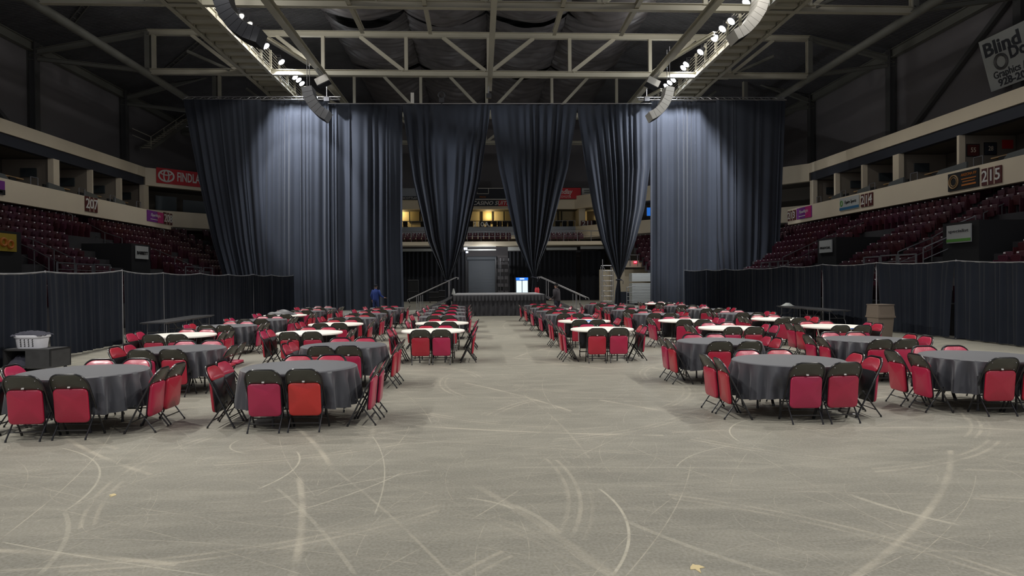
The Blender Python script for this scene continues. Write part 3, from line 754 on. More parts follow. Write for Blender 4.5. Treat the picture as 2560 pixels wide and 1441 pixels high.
# rubbish bin
p = W(2201, 842, Z=0)
r = thing('rubbish_bin', 'taupe square rubbish bin with hooded lid by the right drape', 'bin', (p.x, p.y, 0), .1)
def taper(mb, w0, w1, z0, z1):
    a, b = w0/2, w1/2
    mb.add([(-a, -a, z0), (a, -a, z0), (a, a, z0), (-a, a, z0), (-b, -b, z1), (b, -b, z1), (b, b, z1), (-b, b, z1)], [(0, 3, 2, 1), (4, 5, 6, 7), (0, 1, 5, 4), (1, 2, 6, 5), (2, 3, 7, 6), (3, 0, 4, 7)]); return mb
bh = W(2201, 790, Y=p.y).z; bt = W(2201, 761, Y=p.y).z; bw = (W(2225, 800, Y=p.y).x-W(2177, 800, Y=p.y).x)*.9
taper(MB(), bw*.82, bw*.97, 0, bh-.04).build('body', M['bin'], r)
taper(MB(), bw*1.08, bw*1.08, bh-.05, bh).build('rim', M['bin'], r)
l = taper(MB(), bw*1.03, bw*.95, bh, bt-.03).build('lid', M['bin'], r)
taper(MB(), bw*1.0, bw*1.0, bt-.03, bt).build('lid_top', M['bin'], l)
m = MB(); m.bx(-bw*.36, bw*.36, -bw*.51, -bw*.49, bh+.05, bt-.07); m.build('swing_flap', M['bin'], l)
# cart with laundry basket
q0 = W(153, 925, Z=0); 
cz = W(20, 880, Y=q0.y-.3).z
cxm = W(79, 900, Y=q0.y-.2).x; cw = (W(150, 900, Y=q0.y-.2).x-W(6, 900, Y=q0.y-.2).x)*.9
rootc = thing('supply_cart', 'open dark grey box cart holding black linen, front left', 'cart', (cxm, q0.y, 0), -.12)
th = .03; cd = .62; cz = min(.85, max(.5, cz))
m = MB(); m.bx(-cw/2, cw/2, -cd/2, cd/2, .08, .12); m.bx(-cw/2, -cw/2+th, -cd/2, cd/2, .12, cz); m.bx(cw/2-th, cw/2, -cd/2, cd/2, .12, cz)
m.bx(-cw/2, cw/2, cd/2-th, cd/2, .12, cz); m.bx(-cw/2, cw/2, -cd/2, cd/2, cz-.04, cz-.0); m.bx(-.03, cw/2, -cd/2, -cd/2+th, .12, cz-.04)
m.build('box_body', M['cart'], rootc)
for x in (-cw/2+.08, cw/2-.08):
    for y in (-cd/2+.08, cd/2-.08):
        m = MB(); m.tube([(x-.015, y, .04), (x+.015, y, .04)], .04, 12); m.build('caster', M['black'], rootc, True)
rnd = random.Random(9)
m = MB(); m.grid(16, 10, lambda a, b: Vector((cxm-cw/2+.06+a*cw*.45, q0.y-.28+b*.4, .125+.24*max(0, sin(pi*a)*sin(pi*b))**.5*(.8+.3*rnd.random()))))
tag(m.build('linen_pile', M['cloth_bag'], None, 'all'), 'pile of black linen inside the open cart', 'linen')
bx_ = W(74, 880, Y=q0.y-.1).x
bw0 = W(107, 880, Y=q0.y-.1).x-W(40, 880, Y=q0.y-.1).x; bw1 = (W(117, 850, Y=q0.y-.1).x-W(28, 850, Y=q0.y-.1).x)*.92; bhh = W(74, 838, Y=q0.y-.1).z-cz
bhh = max(.25, min(.5, bhh))
rb = thing('laundry_basket', 'white slotted laundry basket full of black linen on cart', 'basket', (bx_, q0.y, cz))
m = MB(); prof = [(bw0/2, 0), (bw0/2*1.02, .02), (bw1/2*.93, bhh-.06), (bw1/2, bhh-.06), (bw1/2*1.03, bhh-.02), (bw1/2, bhh), (bw1/2*.92, bhh-.01), (bw0/2*.94, .03)]
def sq(r, a): k = (abs(cos(a))**4+abs(sin(a))**4)**-.25; return Vector((r*k*cos(a), r*k*sin(a)*.68, 0))
n = 40; vs = [sq(r, 2*pi*k/n)*.92+Vector((0, 0, z)) for r, z in prof for k in range(n)]
m.add(vs, [(i*n+k, i*n+(k+1) % n, (i+1)*n+(k+1) % n, (i+1)*n+k) for i in range(len(prof)-1) for k in range(n)]+[tuple(range(n))[::-1]])
m.build('basket_body', M['basket'], rb, 35)
m = MB()
for rr in range(4):
    for cc_ in range(4):
        z = .06+rr*(bhh-.15)/3.3; x = (cc_-1.5)*.085; yb = -(bw0/2+(bw1/2*.93-bw0/2)*z/bhh)*.68*.92-.004
        m.box((x, yb, z), (.022, .008, .030), Matrix.Rotation(.4, 3, 'Y'))
m.build('slots', M['black'], rb)
m = MB(); rnd = random.Random(4)
m.grid(22, 12, lambda a, b: Vector(((a-.5)*bw1*.96, (b-.5)*bw1*.62, bhh-.03+.09*max(0, sin(pi*a)*sin(pi*b))**.5+.04*rnd.random())))
lo = m.build('linen_heap', M['cloth_bag'], None, 'all'); lo.location = (bx_, q0.y, cz); tag(lo, 'black linen heaped in the white laundry basket', 'linen')
# ------------------------------------------------------------------ roof steel
ZC = EYE+13.6                     # bottom chord level
ZT = EYE+16.3                     # top chord level
T1, T2, T3, T4 = 33.6, 44.6, 55.6, 66.6
XC = .68
NODES = [XC+5.4*k for k in range(-4, 5)]
def roof_truss(label, Y, ZT=ZT):
    r = thing('roof_truss', label, 'roof truss', (0, Y, 0), 0, 'roof trusses across the hall')
    m = MB(); m.ibeam((-21.3, 0, ZC+.17), (22.4, 0, ZC+.17), .30, .36, .03); m.build('bottom_chord', M['steel'], r)
    m = MB(); m.ibeam((-21.3, 0, ZT), (22.4, 0, ZT), .30, .36, .03); m.build('top_chord', M['steel'], r)
    for x in NODES:
        m = MB(); m.ibeam((x, 0, ZC+.3), (x, 0, ZT-.15), .22, .22, .025, (0, 1, 0)); m.build('vertical', M['steel'], r)
    for k, x in enumerate(NODES):
        s = -1 if k < 4 else 1
        for sg in ((-1, 1) if k == 4 else (s,)):
            if abs(x+sg*3-XC) > 21: continue
            m = MB(); m.ibeam((x+sg*.2, 0, ZC+.35), (x+sg*3.0, 0, ZT-.15), .22, .20, .025, (0, 1, 0)); m.build('diagonal', M['steel'], r)
    for xs, xe in ((-21.3, -28.7), (22.4, 28.3)):
        m = MB(); m.ibeam((xs, 0, ZT), (xe, 0, EYE+14.9), .28, .34, .03); m.build('end_chord', M['steeldark'], r)
        m = MB(); m.ibeam((xs, 0, ZC+.2), (xe, 0, EYE+14.6), .24, .26, .03); m.build('end_strut', M['steeldark'], r)
        m = MB(); m.ibeam((xs, 0, ZC), (xs, 0, ZT), .30, .30, .03, (0, 1, 0)); m.build('end_post', M['steeldark'], r)
        sg = -1 if xs < 0 else 1
        m = MB(); m.tube([(xs-sg*2.5, 0, ZT-1.2), (xs-sg*5.2, 0, ZC+.3)], .11, 8); m.build('end_brace', M['steeldark'], r, True)
roof_truss('cream steel roof truss nearest the camera, crossing the top of the view', T1)
roof_truss('cream steel roof truss in front of the big curtains', T2)
roof_truss('steel roof truss just behind the big curtains', T3, ZT+.75)
roof_truss('steel roof truss near the end wall', T4)
# mid-bay bracing beams
# long beams running the length of the hall
for k, (px, w, h, z, mt, lb) in enumerate(((667, .34, .36, ZC-.15, 'steel', 'left heavy beam running down the hall roof'), (870, .22, .26, ZC+.2, 'steel', 'long beam left of the centre beam, farther out'),
        (1060, .20, .26, ZC+.2, 'steel', 'long beam just left of the centre beam'), (1235, .30, .34, ZC-.12, 'steel', 'centre beam running down the middle of the roof'),
        (1410, .20, .26, ZC+.2, 'steel', 'long beam just right of the centre beam'), (1600, .22, .26, ZC+.2, 'steel', 'long beam right of the centre beam, farther out'),
        (1795, .34, .36, ZC-.15, 'steel', 'right heavy beam running down the hall roof'))):
    x = W(px, 0, Z=z).x
    ye = {870: 37.3, 1060: 37.3, 1410: 37.3, 1600: 37.3}.get(px, 66)
    m = MB(); m.ibeam((x, 14, z), (x, ye if px not in (1235,) else 47, z), w, h, .035)
    tag(m.build('roof_beam', M[mt], None), f'cream steel {lb}', 'beam')
for x, lb in ((-21.3, 'left'), (22.4, 'right')):
    m = MB(); m.tube([(x, 14, ZC), (x, 66, ZC)], .24, 12); tag(m.build('roof_tube', M['steeldark'], None, True), f'thick dark tube running down the {lb} side of the roof', 'beam')
# sloping braces from heavy beams up to the deck
for sg, x0 in ((-1, -10.6), (1, 11.6)):
    for Y in (38.5, 49.5):
        m = MB(); m.ibeam((x0+sg*1.6, Y-1.4, ZC+.2), (x0, Y+4.5, ZC+.2), .2, .2, .025); tag(m.build('roof_brace', M['steel'], None), f'slanting steel brace by the {"left" if sg < 0 else "right"} heavy beam, {"nearer" if Y < 40 else "farther"} one', 'beam', 'slanting roof braces')
for sg in (-1, 1):
    for Y in (T1, T2):
        xa = -15.6 if sg < 0 else 16.6
        m = MB()
        for o in (0, .5):
            m.tube([(xa+sg*1.5, Y+1+o, EYE+17.35), (xa+sg*9.5, Y+9+o, EYE+16.15)], .035, 6)
        for k in range(14):
            t = k/13; a = Vector((xa+sg*(1.5+8*t), Y+1+8*t, EYE+17.35-1.2*t)); m.beam(a, a+Vector((0, .5, 0)), .02, .02)
        tag(m.build('bar_joist', M['steeldark'], None), f'thin open bar joist in the {"left" if sg < 0 else "right"} roof bay, {"nearer" if Y == T1 else "farther"} one', 'joist', 'open bar joists')
# roof deck with hanging insulation blanket
m = MB(); m.add([(-28.7, 8, EYE+15.6), (-10, 8, EYE+18.6), (11, 8, EYE+18.6), (28.3, 8, EYE+15.6), (-28.7, 75, EYE+15.6), (-10, 75, EYE+18.6), (11, 75, EYE+18.6), (28.3, 75, EYE+15.6)],
              [(0, 1, 5, 4), (1, 2, 6, 5), (2, 3, 7, 6)])
deck = mat('ribbed_roof_deck', (.10, .10, .11), .8, noise=.15, nscale=.6)
nt = deck.node_tree; wv = nt.nodes.new('ShaderNodeTexWave'); wv.inputs['Scale'].default_value = 1.6; wv.bands_direction = 'Y'
g = nt.nodes.new('ShaderNodeNewGeometry'); nt.links.new(g.outputs['Position'], wv.inputs['Vector'])
bp = nt.nodes.new('ShaderNodeBump'); bp.inputs['Strength'].default_value = .8; bp.inputs['Distance'].default_value = .1
nt.links.new(wv.outputs[0], bp.inputs['Height']); nt.links.new(bp.outputs[0], nt.nodes['Principled BSDF'].inputs['Normal'])
struct('ceiling', m, deck)
blank = mat('dark_foil_blanket', (.09, .083, .088), .45, spec=.6, noise=.25, nscale=1.2, bump=.2, bscale=4)
rnd = random.Random(12)
for k, (xa, xb) in enumerate(((-10.2, -4.8), (-4.8, .6), (.6, 6.0), (6.0, 11.4))):
    for j, (ya, yb) in enumerate(((22, 33.4), (33.8, 44.4), (44.8, 55.4), (55.8, 70))):
        p1, p2, p3 = (rnd.uniform(0, 6.28) for _ in range(3))
        def fn(u, v, p1=p1, p2=p2, p3=p3, xa=xa, xb=xb, ya=ya, yb=yb):
            sag = 1.15*sin(pi*u)**.8 if 0 < u < 1 else 0
            return Vector((xa+(xb-xa)*u, ya+(yb-ya)*v, ZT+1.75-sag*(.75+.25*sin(9*v+p1))-.15*abs(sin(15*v+1.2*sin(5*u+p2)+p3))-.07*abs(sin(47*v+2.5*sin(3*u+p1)))))
        m = MB(); m.grid(26, 150, fn)
        tag(m.build('ceiling_blanket', blank, None, 'all'), f'dark sagging ceiling fabric, {ordn(k)} strip from left, {ordn(j)} bay back', 'fabric', 'sagging fabric strips under the roof')

# ------------------------------------------------------------------ catwalks and floodlights
def catwalk(lb, xi, xo, sg):
    r = thing('catwalk', f'{lb} long steel catwalk with railing and floodlights', 'catwalk', (0, 0, 0))
    y0, y1 = 14, 66; zb = ZC
    m = MB(); m.bx(min(xi, xo), max(xi, xo), y0, y1, zb+.28, zb+.33); m.build('deck', M['steel'], r)
    m = MB()
    for x, s in ((xi, 1), (xo, -1)):
        m.ibeam((x, y0, zb+.16), (x, y1, zb+.16), .22, .36, .03)
        for k in range(int((y1-y0)/1.25)):
            m.bx(x-.10, x+.10, y0+k*1.25, y0+k*1.25+.03, zb+.02, zb+.30)
    m.build('side_girder', M['steel'], r)
    m = MB()
    for k in range(int((y1-y0)/1.25)):
        y = y0+k*1.25+.6; m.bx(min(xi, xo)+.1, max(xi, xo)-.1, y-.30, y+.30, zb+.10, zb+.13); m.bx(min(xi, xo)+.1, max(xi, xo)-.1, y-.32, y-.28, zb+.10, zb+.28)
    m.build('cross_plates', M['steel'], r)
    for x, nm in ((xi, 'inner'), (xo, 'outer')):
        m = MB()
        for k in range(int((y1-y0)/1.9)+1): m.bx(x-.07, x+.07, y0+k*1.9-.06, y0+k*1.9+.06, zb+.34, zb+1.55)
        for h in (.55, .75, .95, 1.15, 1.35, 1.52): m.tube([(x, y0, zb+h), (x, y1, zb+h)], .022, 6)
        m.build('railing', M['steel'], r)
    return r
catwalk('left', -13.45, -15.1, 1); catwalk('right', 14.55, 16.1, -1)
def floodlight(px, py, x, lb, lit=True):
    p = W(px, py, X=x)
    r = thing('floodlight', lb, 'lamp', p, 0, 'floodlights clamped to the catwalk rails')
    aim = (Vector((0, p.y-4, 0))-p).normalized(); q = aim.to_track_quat('-Z', 'Y').to_matrix()
    def T(m): m.v = [tuple(q @ Vector(v)) for v in m.v]; return m
    T(MB().lathe([(.07, .30), (.14, .26), (.17, .1), (.24, -.06), (.25, -.09)], n=20)).build('housing', M['lampbody'], r, True)
    T(MB().lathe([(.23, -.07), (.2, -.10), (.08, -.12), (.005, -.125)], n=20)).build('lens', M['lampglow'] if lit else M['lampoff'], r, True)
    m = MB(); sg = -1 if x < 0 else 1
    m.tube([(0, 0, .0), (0, 0, .38), (sg*.6, 0, .40)], .02, 6); m.build('bracket', M['gunmetal'], r, True)
for k, (px, py) in enumerate(((641, 81), (663, 113), (702, 153), (736, 191), (745, 198), (753, 207), (787, 243))):
    floodlight(px, py, LXL, f'glowing floodlight on the left catwalk, {ordn(k)} from the top')
for k, (px, py) in enumerate(((599, 39), (620, 59))):
    floodlight(px, py, LXL, f'unlit floodlight beside the left speaker hang, {("upper", "lower")[k]} of the two', False)
for k, (px, py) in enumerate(((1868, 4), (1830, 51), (1808, 70), (1787, 94), (1753, 128), (1717, 159), (1710, 168), (1685, 198), (1676, 205), (1667, 213))):
    floodlight(px, py, LXR, f'glowing floodlight on the right catwalk, {ordn(k)} from the top')

# ------------------------------------------------------------------ hung speaker arrays
def array(lb, pts, Y, wpx, mt, face):
    """pts: photo points along the column, top to bottom, at depth Y"""
    P = [W(px, py, Y=Y) for px, py in pts]
    r = thing('speaker_array', lb, 'speaker', P[0])
    L = [0]
    for a, b in zip(P, P[1:]): L.append(L[-1]+(b-a).length)
    def at(s):
        for i in range(len(P)-1):
            if s <= L[i+1] or i == len(P)-2: return P[i]+(P[i+1]-P[i])*((s-L[i])/(L[i+1]-L[i])), (P[i+1]-P[i]).normalized()
    dpt = wpx*Y/F; n = max(4, round(L[-1]/.30)); st = L[-1]/n
    J = []
    for k in range(n+1):
        c, _ = at(max(1e-4, min(L[-1]-1e-4, k*st))); ca, _ = at(max(1e-4, (k-.5)*st)); cb, _ = at(min(L[-1]-1e-4, (k+.5)*st))
        t = (cb-ca).normalized(); nx = Vector((-t.z, 0, t.x))*face; J.append((c-P[0], nx*dpt/2, t))
    for k in range(n):
        (c0, n0_, t0), (c1, n1_, t1) = J[k], J[k+1]; g0, g1 = t0*.008, -t1*.008; m = MB()
        vs = [p+o+Vector((0, yy, 0)) for p, o in ((c0+g0, -n0_), (c0+g0, n0_), (c1+g1, n1_), (c1+g1, -n1_)) for yy in (-.52, .52)]
        m.add(vs, [(0, 2, 4, 6), (1, 7, 5, 3), (0, 1, 3, 2), (2, 3, 5, 4), (4, 5, 7, 6), (6, 7, 1, 0)]); cab = m.build('speaker_cabinet', mt, r)
        m = MB(); vs = [p+o*q+Vector((0, yy, 0)) for q in (1.0, 1.05) for p, o in ((c0+g0*3, n0_), (c1+g1*3, n1_)) for yy in (-.46, .46)]
        m.add(vs, [(0, 1, 3, 2), (4, 6, 7, 5), (0, 4, 5, 1), (2, 3, 7, 6), (0, 2, 6, 4), (1, 5, 7, 3)]); m.build('grille', M['black'], cab)
    m = MB(); m.tube([(0, -.3, 0), (0, -.3, 2.5)], .02, 6); m.tube([(0, .3, 0), (0, .3, 2.5)], .02, 6); m.build('hanging_chain', M['gunmetal'], r)
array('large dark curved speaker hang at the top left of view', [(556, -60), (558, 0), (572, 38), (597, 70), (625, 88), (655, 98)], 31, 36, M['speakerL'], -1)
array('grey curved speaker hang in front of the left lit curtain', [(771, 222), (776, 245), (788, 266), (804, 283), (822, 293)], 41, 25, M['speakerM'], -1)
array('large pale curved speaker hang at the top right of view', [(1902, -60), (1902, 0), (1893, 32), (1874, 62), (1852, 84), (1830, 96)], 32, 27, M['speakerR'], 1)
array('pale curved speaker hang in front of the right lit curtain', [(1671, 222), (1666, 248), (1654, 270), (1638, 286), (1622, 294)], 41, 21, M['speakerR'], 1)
for px, py, lb, s, mt in ((807, 203, 'left', 1, 'speakerR'), (1631, 208, 'right', -1, 'speakerR')):
    p = W(px, py, Y=42); R = Matrix.Rotation(-s*.45, 3, 'Y')
    r = thing('hung_speaker', f'boxy angled speaker hanging beside the {lb} roof beam', 'speaker', p)
    m = MB(); m.box((0, 0, 0), (.80, .7, .42), R); m.build('cabinet', M[mt], r)
    m = MB(); m.box(R @ Vector((0, 0, -.24)), (.78, .72, .06), R); m.build('base_frame', M['black'], r)
    bxx = W(667 if lb == 'left' else 1795, 0, Z=ZC-.15).x-p.x; m = MB(); m.tube([(-.2, 0, .2), (bxx, 0, ZC-.2-p.z)], .015, 6); m.tube([(.2, 0, .2), (bxx, 0, ZC-.2-p.z)], .015, 6); m.build('hanging_cable', M['gunmetal'], r)
# narrow vertical speaker and small projector on the truss above the curtain
p = W(1031, 246, Y=45.8); m = MB(); m.box(p, (.22, .2, .72)); tag(m.build('column_speaker', M['speakerR'], None), 'narrow pale box standing above the gathered curtains', 'speaker')
p = W(1104, 238, Y=46.35); m = MB(); m.tube([p+Vector((.22*cos(a), 0, .22*sin(a))) for a in [2*pi*k/14 for k in range(14)]], .05, 6, closed=True); m.box(p+Vector((0, 0, -.38)), (.35, .3, .3)); m.box(p+Vector((0, 0, -.5)), (.1, .1, .3))
tag(m.build('truss_lamp', M['lampbody'], None, True), 'round dark lamp on the truss above the left gathered curtain', 'lamp')
for px, py, Y, lb in ((1222, 240, 45.8, 'centre'), (817, 248, 45.8, 'left'), (1617, 248, 45.8, 'right')):
    p = W(px, py, Y=Y); r = thing('chain_hoist', f'chain hoist at the {lb} of the curtain pipe', 'hoist', p)
    m = MB(); m.box((0, 0, 0), (.35, .25, .3)); m.build('motor', M['gunmetal'], r)
    m = MB(); m.tube([(0, 0, .1), (0, 0, ZC-p.z)], .02, 6); m.build('chain', M['silver'], r)

# ------------------------------------------------------------------ side and end walls, suites
SXL, SXR = -25.0, 25.0
CN = 51.7; CR_ = 49.9
PL = [(-25, 6), (-25, CN), (-9.5, 69), (9.8, 69), (25, CR_), (25, 6)]
LX = 22.3; LFT, LFB = EYE+5.05, EYE+3.97; LEL, LER = 49.8, 47.7      # the suite balcony ledges stand forward of the partitions
zs = dict(bt=EYE+8.8, bb=EYE+8.08, ot=EYE+7.47, ft=EYE+5.66, fb=EYE+4.45)
def band(mb, poly, z0, z1, off0=0, off1=.35):
    """wall band along the bowl outline; off: distance outwards from the outline"""
    def o(off):
        out = []
        for i, (x, y) in enumerate(poly):
            a = Vector(poly[max(0, i-1)]); b = Vector((x, y)); c = Vector(poly[min(len(poly)-1, i+1)])
            n = Vector((0.0, 0.0))
            for p, q in ((a, b), (b, c)):
                d = (q-p)
                if d.length > 0: d.normalize(); n += Vector((-d.y, d.x))
            n.normalize(); k = 1
            if 0 < i < len(poly)-1:
                d = (c-b).normalized(); k = 1/max(.5, n.dot(Vector((-d.y, d.x))))
            out.append(b+n*off*k)
        return out
    A, B = o(off0), o(off1)
    for i in range(len(poly)-1):
        vs = [(A[i].x, A[i].y, z0), (A[i+1].x, A[i+1].y, z0), (A[i+1].x, A[i+1].y, z1), (A[i].x, A[i].y, z1),
              (B[i].x, B[i].y, z0), (B[i+1].x, B[i+1].y, z0), (B[i+1].x, B[i+1].y, z1), (B[i].x, B[i].y, z1)]
        mb.add(vs, [(0, 1, 2, 3), (5, 4, 7, 6), (3, 2, 6, 7), (0, 4, 5, 1), (0, 3, 7, 4), (1, 5, 6, 2)])
    return mb
LEFT = PL[:2]; RIGHT = PL[4:]; END = PL[1:5]
struct('trim_1', band(MB(), PL, zs['bb'], zs['bt'], 0, 4.0), M['beige'])
for n, pl in (('trim_2', LEFT), ('trim_3', RIGHT)): struct(n, band(MB(), pl, zs['ot'], zs['bb'], .12, .5), M['navyband'])
struct('trim_4', band(MB(), END, zs['ot'], zs['bb'], .0, .5), M['beige'])
struct('trim_5', band(MB(), END, zs['fb'], zs['ft'], 0, .3), M['beige'])
struct('trim_18', MB().bx(-LX-.3, -LX, 6, LEL, LFB, LFT).bx(-25, -LX-.3, LEL-.3, LEL, LFB, LFT), M['beige']); struct('trim_19', MB().bx(LX, LX+.3, 6, LER, LFB, LFT).bx(LX+.3, 25, LER-.3, LER, LFB, LFT), M['beige'])
struct('trim_20', MB().bx(-25.2, -LX-.3, 6, LEL-.3, LFT-.5, LFT-.4), M['warmwall']); struct('trim_21', MB().bx(LX+.3, 25.2, 6, LER-.3, LFT-.5, LFT-.4), M['warmwall'])
struct('trim_6', band(MB(), END, zs['fb']-.2, zs['fb']-.02, .0, 4.5), M['warmwall'])
struct('trim_7', band(MB(), PL, zs['ft']-.9, zs['ft']-.7, .3, 4.0), M['warmwall'])
struct('wall_suites', band(MB(), PL, 0, zs['bb'], 3.2, 3.5), M['warmwall'])
struct('trim_8', band(MB(), PL, zs['ot']+.02, zs['ot']+.12, .5, 3.3), M['warmwall'])
# upper walls
struct('wall_left', MB().bx(-29.1, -28.75, 6, 73, zs['bt']-.1, EYE+15.7), M['darkwall'])
struct('wall_right', MB().bx(28.35, 28.7, 6, 73, zs['bt']-.1, EYE+15.7), M['darkwall'])
struct('wall_end', MB().bx(-29, 29, 72.6, 73, 0, EYE+18.7), M['darkwall'])
for sx, lb in ((-28.5, 'left'), (28.1, 'right')):
    for k, Y in enumerate((22.6, T1, T2, T3)):
        m = MB(); m.ibeam((sx, Y, zs['bt']), (sx, Y, EYE+15.6), .5, .55, .05, (1, 0, 0))
        tag(m.build('wall_column', M['colgrey'], None), f'dark steel column on the {lb} upper wall, {ordn(k)} back', 'column', f'{lb} upper wall columns')
    m = MB(); m.beam((sx, T1+.5, EYE+14.9), (sx, T2-.6, zs['bt']), .25, .25, (1, 0, 0)); tag(m.build('wall_brace', M['colgrey'], None), f'long diagonal brace on the {lb} upper wall', 'brace')
    m = MB(); m.ibeam((sx, 8, EYE+15.3), (sx, 66, EYE+15.3), .35, .6, .05); tag(m.build('eaves_beam', M['steeldark'], None), f'beam along the top of the {lb} upper wall', 'beam')
# steep stair on the left upper wall beside the curtain
a = W(350, 372, X=-28.2); b = W(470, 290, X=-28.2)
r = thing('wall_stair', 'steep open steel stair with railings on the left upper wall', 'stairs', a)
d = b-a; m = MB(); m.beam((0, 0, 0), d, .06, .3, (0, 0, 1)); m.beam((.9, 0, 0), d+Vector((.9, 0, 0)), .06, .3); m.build('stringer', M['steeldark'], r)
m = MB()
for k in range(18): m.box(d*((k+.5)/18)+Vector((.45, 0, 0)), (.9, .30, .05))
m.build('tread', M['steel'], r)
m = MB()
for h in (.5, 1.0): m.tube([Vector((.9, 0, h)), d+Vector((.9, 0, h))], .03, 6); m.tube([Vector((.9, -3, h)), Vector((.9, 0, h))], .03, 6)
for k in range(5): m.tube([d*(k/4)+Vector((.9, 0, 0)), d*(k/4)+Vector((.9, 0, 1))], .03, 6)
m.build('handrail', M['steel'], r)
# suite dividers and interiors
def dividers(sx, lst, lb):
    s = -1 if sx < 0 else 1
    for k, (p0, p1) in enumerate(lst):
        y0 = W(p0, 450, X=sx).y; y1 = W(p1, 450, X=sx).y; yc = (y0+y1)/2; w = max(.12, abs(y1-y0))
        r = thing('suite_divider', 'x', 'partition')
        m = MB(); m.bx(sx+s*.02, sx+s*.35, yc-w/2, yc+w/2, zs['ft']-.3, zs['ot']); m.build('end_column', M['beige'], r)
        m = MB(); m.bx(sx+s*.35, sx+s*3.1, yc-.06, yc+.06, zs['ft']-.3, zs['ot']); m.build('panel', M['partition'], r)
        tag(r, f'beige partition between suites, {lb} side, {ordn(k)} back', 'partition', f'{lb} suite partitions')
    return
LD = [(-60, -40), (135, 150), (231, 234), (302, 306), (360, 372)]; RD = [(2470+96, 2480+96), (2391, 2397), (2231, 2246), (2152, 2156), (2084, 2088), (2024, 2032)]
dividers(SXL, LD, 'left'); dividers(SXR, RD, 'right')
rnd = random.Random(7); k = 0
for sx, ds, lb in ((SXL, LD, 'left'), (SXR, RD, 'right')):
    s = -1 if sx < 0 else 1; ys = [W((a+b)/2, 450, X=sx).y for a, b in ds]
    for i in range(len(ys)-1):
        ya, yb = ys[i], ys[i+1]; L = yb-ya; nm = f'{lb} suites, {ordn(i)} back'
        m = MB(); m.bx(sx+s*.9, sx+s*1.3, ya+L*.15, ya+L*.75, zs['ft']+.36, zs['ft']+.43); m.bx(sx+s*1.05, sx+s*1.15, ya+L*.3, ya+L*.6, zs['ft']-.7, zs['ft']+.36)
        tag(m.build('bar_counter', M['tan'], None), f'tan bar counter inside the {nm}', 'counter', f'{lb} suite counters')
        m = MB(); lx = s*(LX+.5); fl_ = LFT-.4; yb0 = ya*LX/25; L2 = L*LX/25
        m.add([(lx, yb0+.1, fl_), (lx, yb0+L2*.62, fl_), (lx, yb0+L2*.42, LFT+.32), (lx, yb0+.1, LFT+.42),
                        (lx+s*.1, yb0+.1, fl_), (lx+s*.1, yb0+L2*.62, fl_), (lx+s*.1, yb0+L2*.42, LFT+.32), (lx+s*.1, yb0+.1, LFT+.42)],
                       [(0, 1, 2, 3), (5, 4, 7, 6), (3, 2, 6, 7), (0, 4, 5, 1), (1, 5, 6, 2), (0, 3, 7, 4)])
        tag(m.build('glass_screen', M['ledgeglass'], None), f'low sloping grey screen at front of the {nm}', 'screen', f'{lb} suite screens')
        m = MB(); m.bx(sx+s*1.1, sx+s*2.0, yb-.16, yb-.07, zs['ft']+.75, zs['ft']+1.27)
        if not (s > 0 and i == 0): tag(m.build('wall_screen', M['glass'], None), f'dark screen on the far partition of the {nm}', 'television', f'{lb} suite televisions')
        m = MB(); ym = yb0+L2*.66; gx = s*(LX+.15)
        for q in (0, .55): m.tube([(gx, ym+q, LFT-.02), (gx, ym+q, LFT+.42)], .025, 6)
        m.tube([(gx, ym, LFT+.42), (gx, ym+.55, LFT+.42)], .025, 6)
        tag(m.build('guard_rail', M['galv'], None, True), f'short guard rail on the ledge of the {nm}', 'railing', f'{lb} suite guard rails')
        for q in range(3):
            m = MB(); yy = yb0+L2*(.45+.17*q); qx = s*(LX+1.3); m.box((qx, yy, LFT+.0), (.45, .45, .1)); m.box((qx+s*.22, yy, LFT+.25), (.08, .45, .5)); m.box((qx, yy, LFT-.22), (.06, .06, .36))
            tag(m.build('suite_chair', M['black'], None), f'black chair in the {nm}, {ordn(q)} of its row', 'chair', f'black chairs in the {nm}')
# corner press box behind the sponsor sign on the left
# ------------------------------------------------------------------ signs
def frame_of(u):
    z = Vector((0, 0, 1)); u = Vector(u).normalized(); n = u.cross(z); return Matrix((u, z, n)).transposed().to_4x4()
def sign(name, label, c, u, w, h, bg, items, frame=None, cat='sign', up=None, group=None):
    r = thing(name, label, cat, (0, 0, 0), 0, group); r.matrix_world = Matrix.Translation(c) @ (frame_of(u) if up is None else up)
    m = MB(); m.box((0, 0, 0), (w, h, .05)); m.build('board', bg, r)
    if frame: m = MB(); m.box((0, 0, -.01), (w+.08, h+.08, .05)); m.build('frame', frame, r)
    for it in items:
        if it[0] == 'box':
            _, x, y, bw, bh, mt = it; m = MB(); m.box((x, y, .03), (bw, bh, .02)); m.build('panel', mt, r)
        elif it[0] == 'ring':
            _, x, y, a, b, t, mt = it; m = MB(); m.tube([(x+a*cos(2*pi*k/28), y+b*sin(2*pi*k/28), .04) for k in range(28)], t, 6, closed=True); m.build('emblem', mt, r)
        else:
            txt, x, y, sz, wd, mt = it[:6]
            o = text_mesh(txt, sz, mt, width=wd, ext=.008, shear=it[6] if len(it) > 6 else 0, bold=it[7] if len(it) > 7 else .0); o.location = (x, y, .035); o.parent = r
    return r
def side_sign(name, label, x0, x1, yt, yb, side, bg, items, **k):
    X = -LX+.04 if side == 'L' else LX-.04
    a = W(x0, (yt+yb)/2, X=X); b = W(x1, (yt+yb)/2, X=X); w = abs(b.y-a.y); c = (a+b)/2
    h = abs(W((x0+x1)/2, yt, X=X).z-W((x0+x1)/2, yb, X=X).z)
    u = (0, 1, 0) if side == 'L' else (0, -1, 0)
    its = items(w, h) if callable(items) else items
    c.z = W((x0+x1)/2, (yt+yb)/2, X=X).z
    return sign(name, label, c, u, w, h, bg, its, **k)
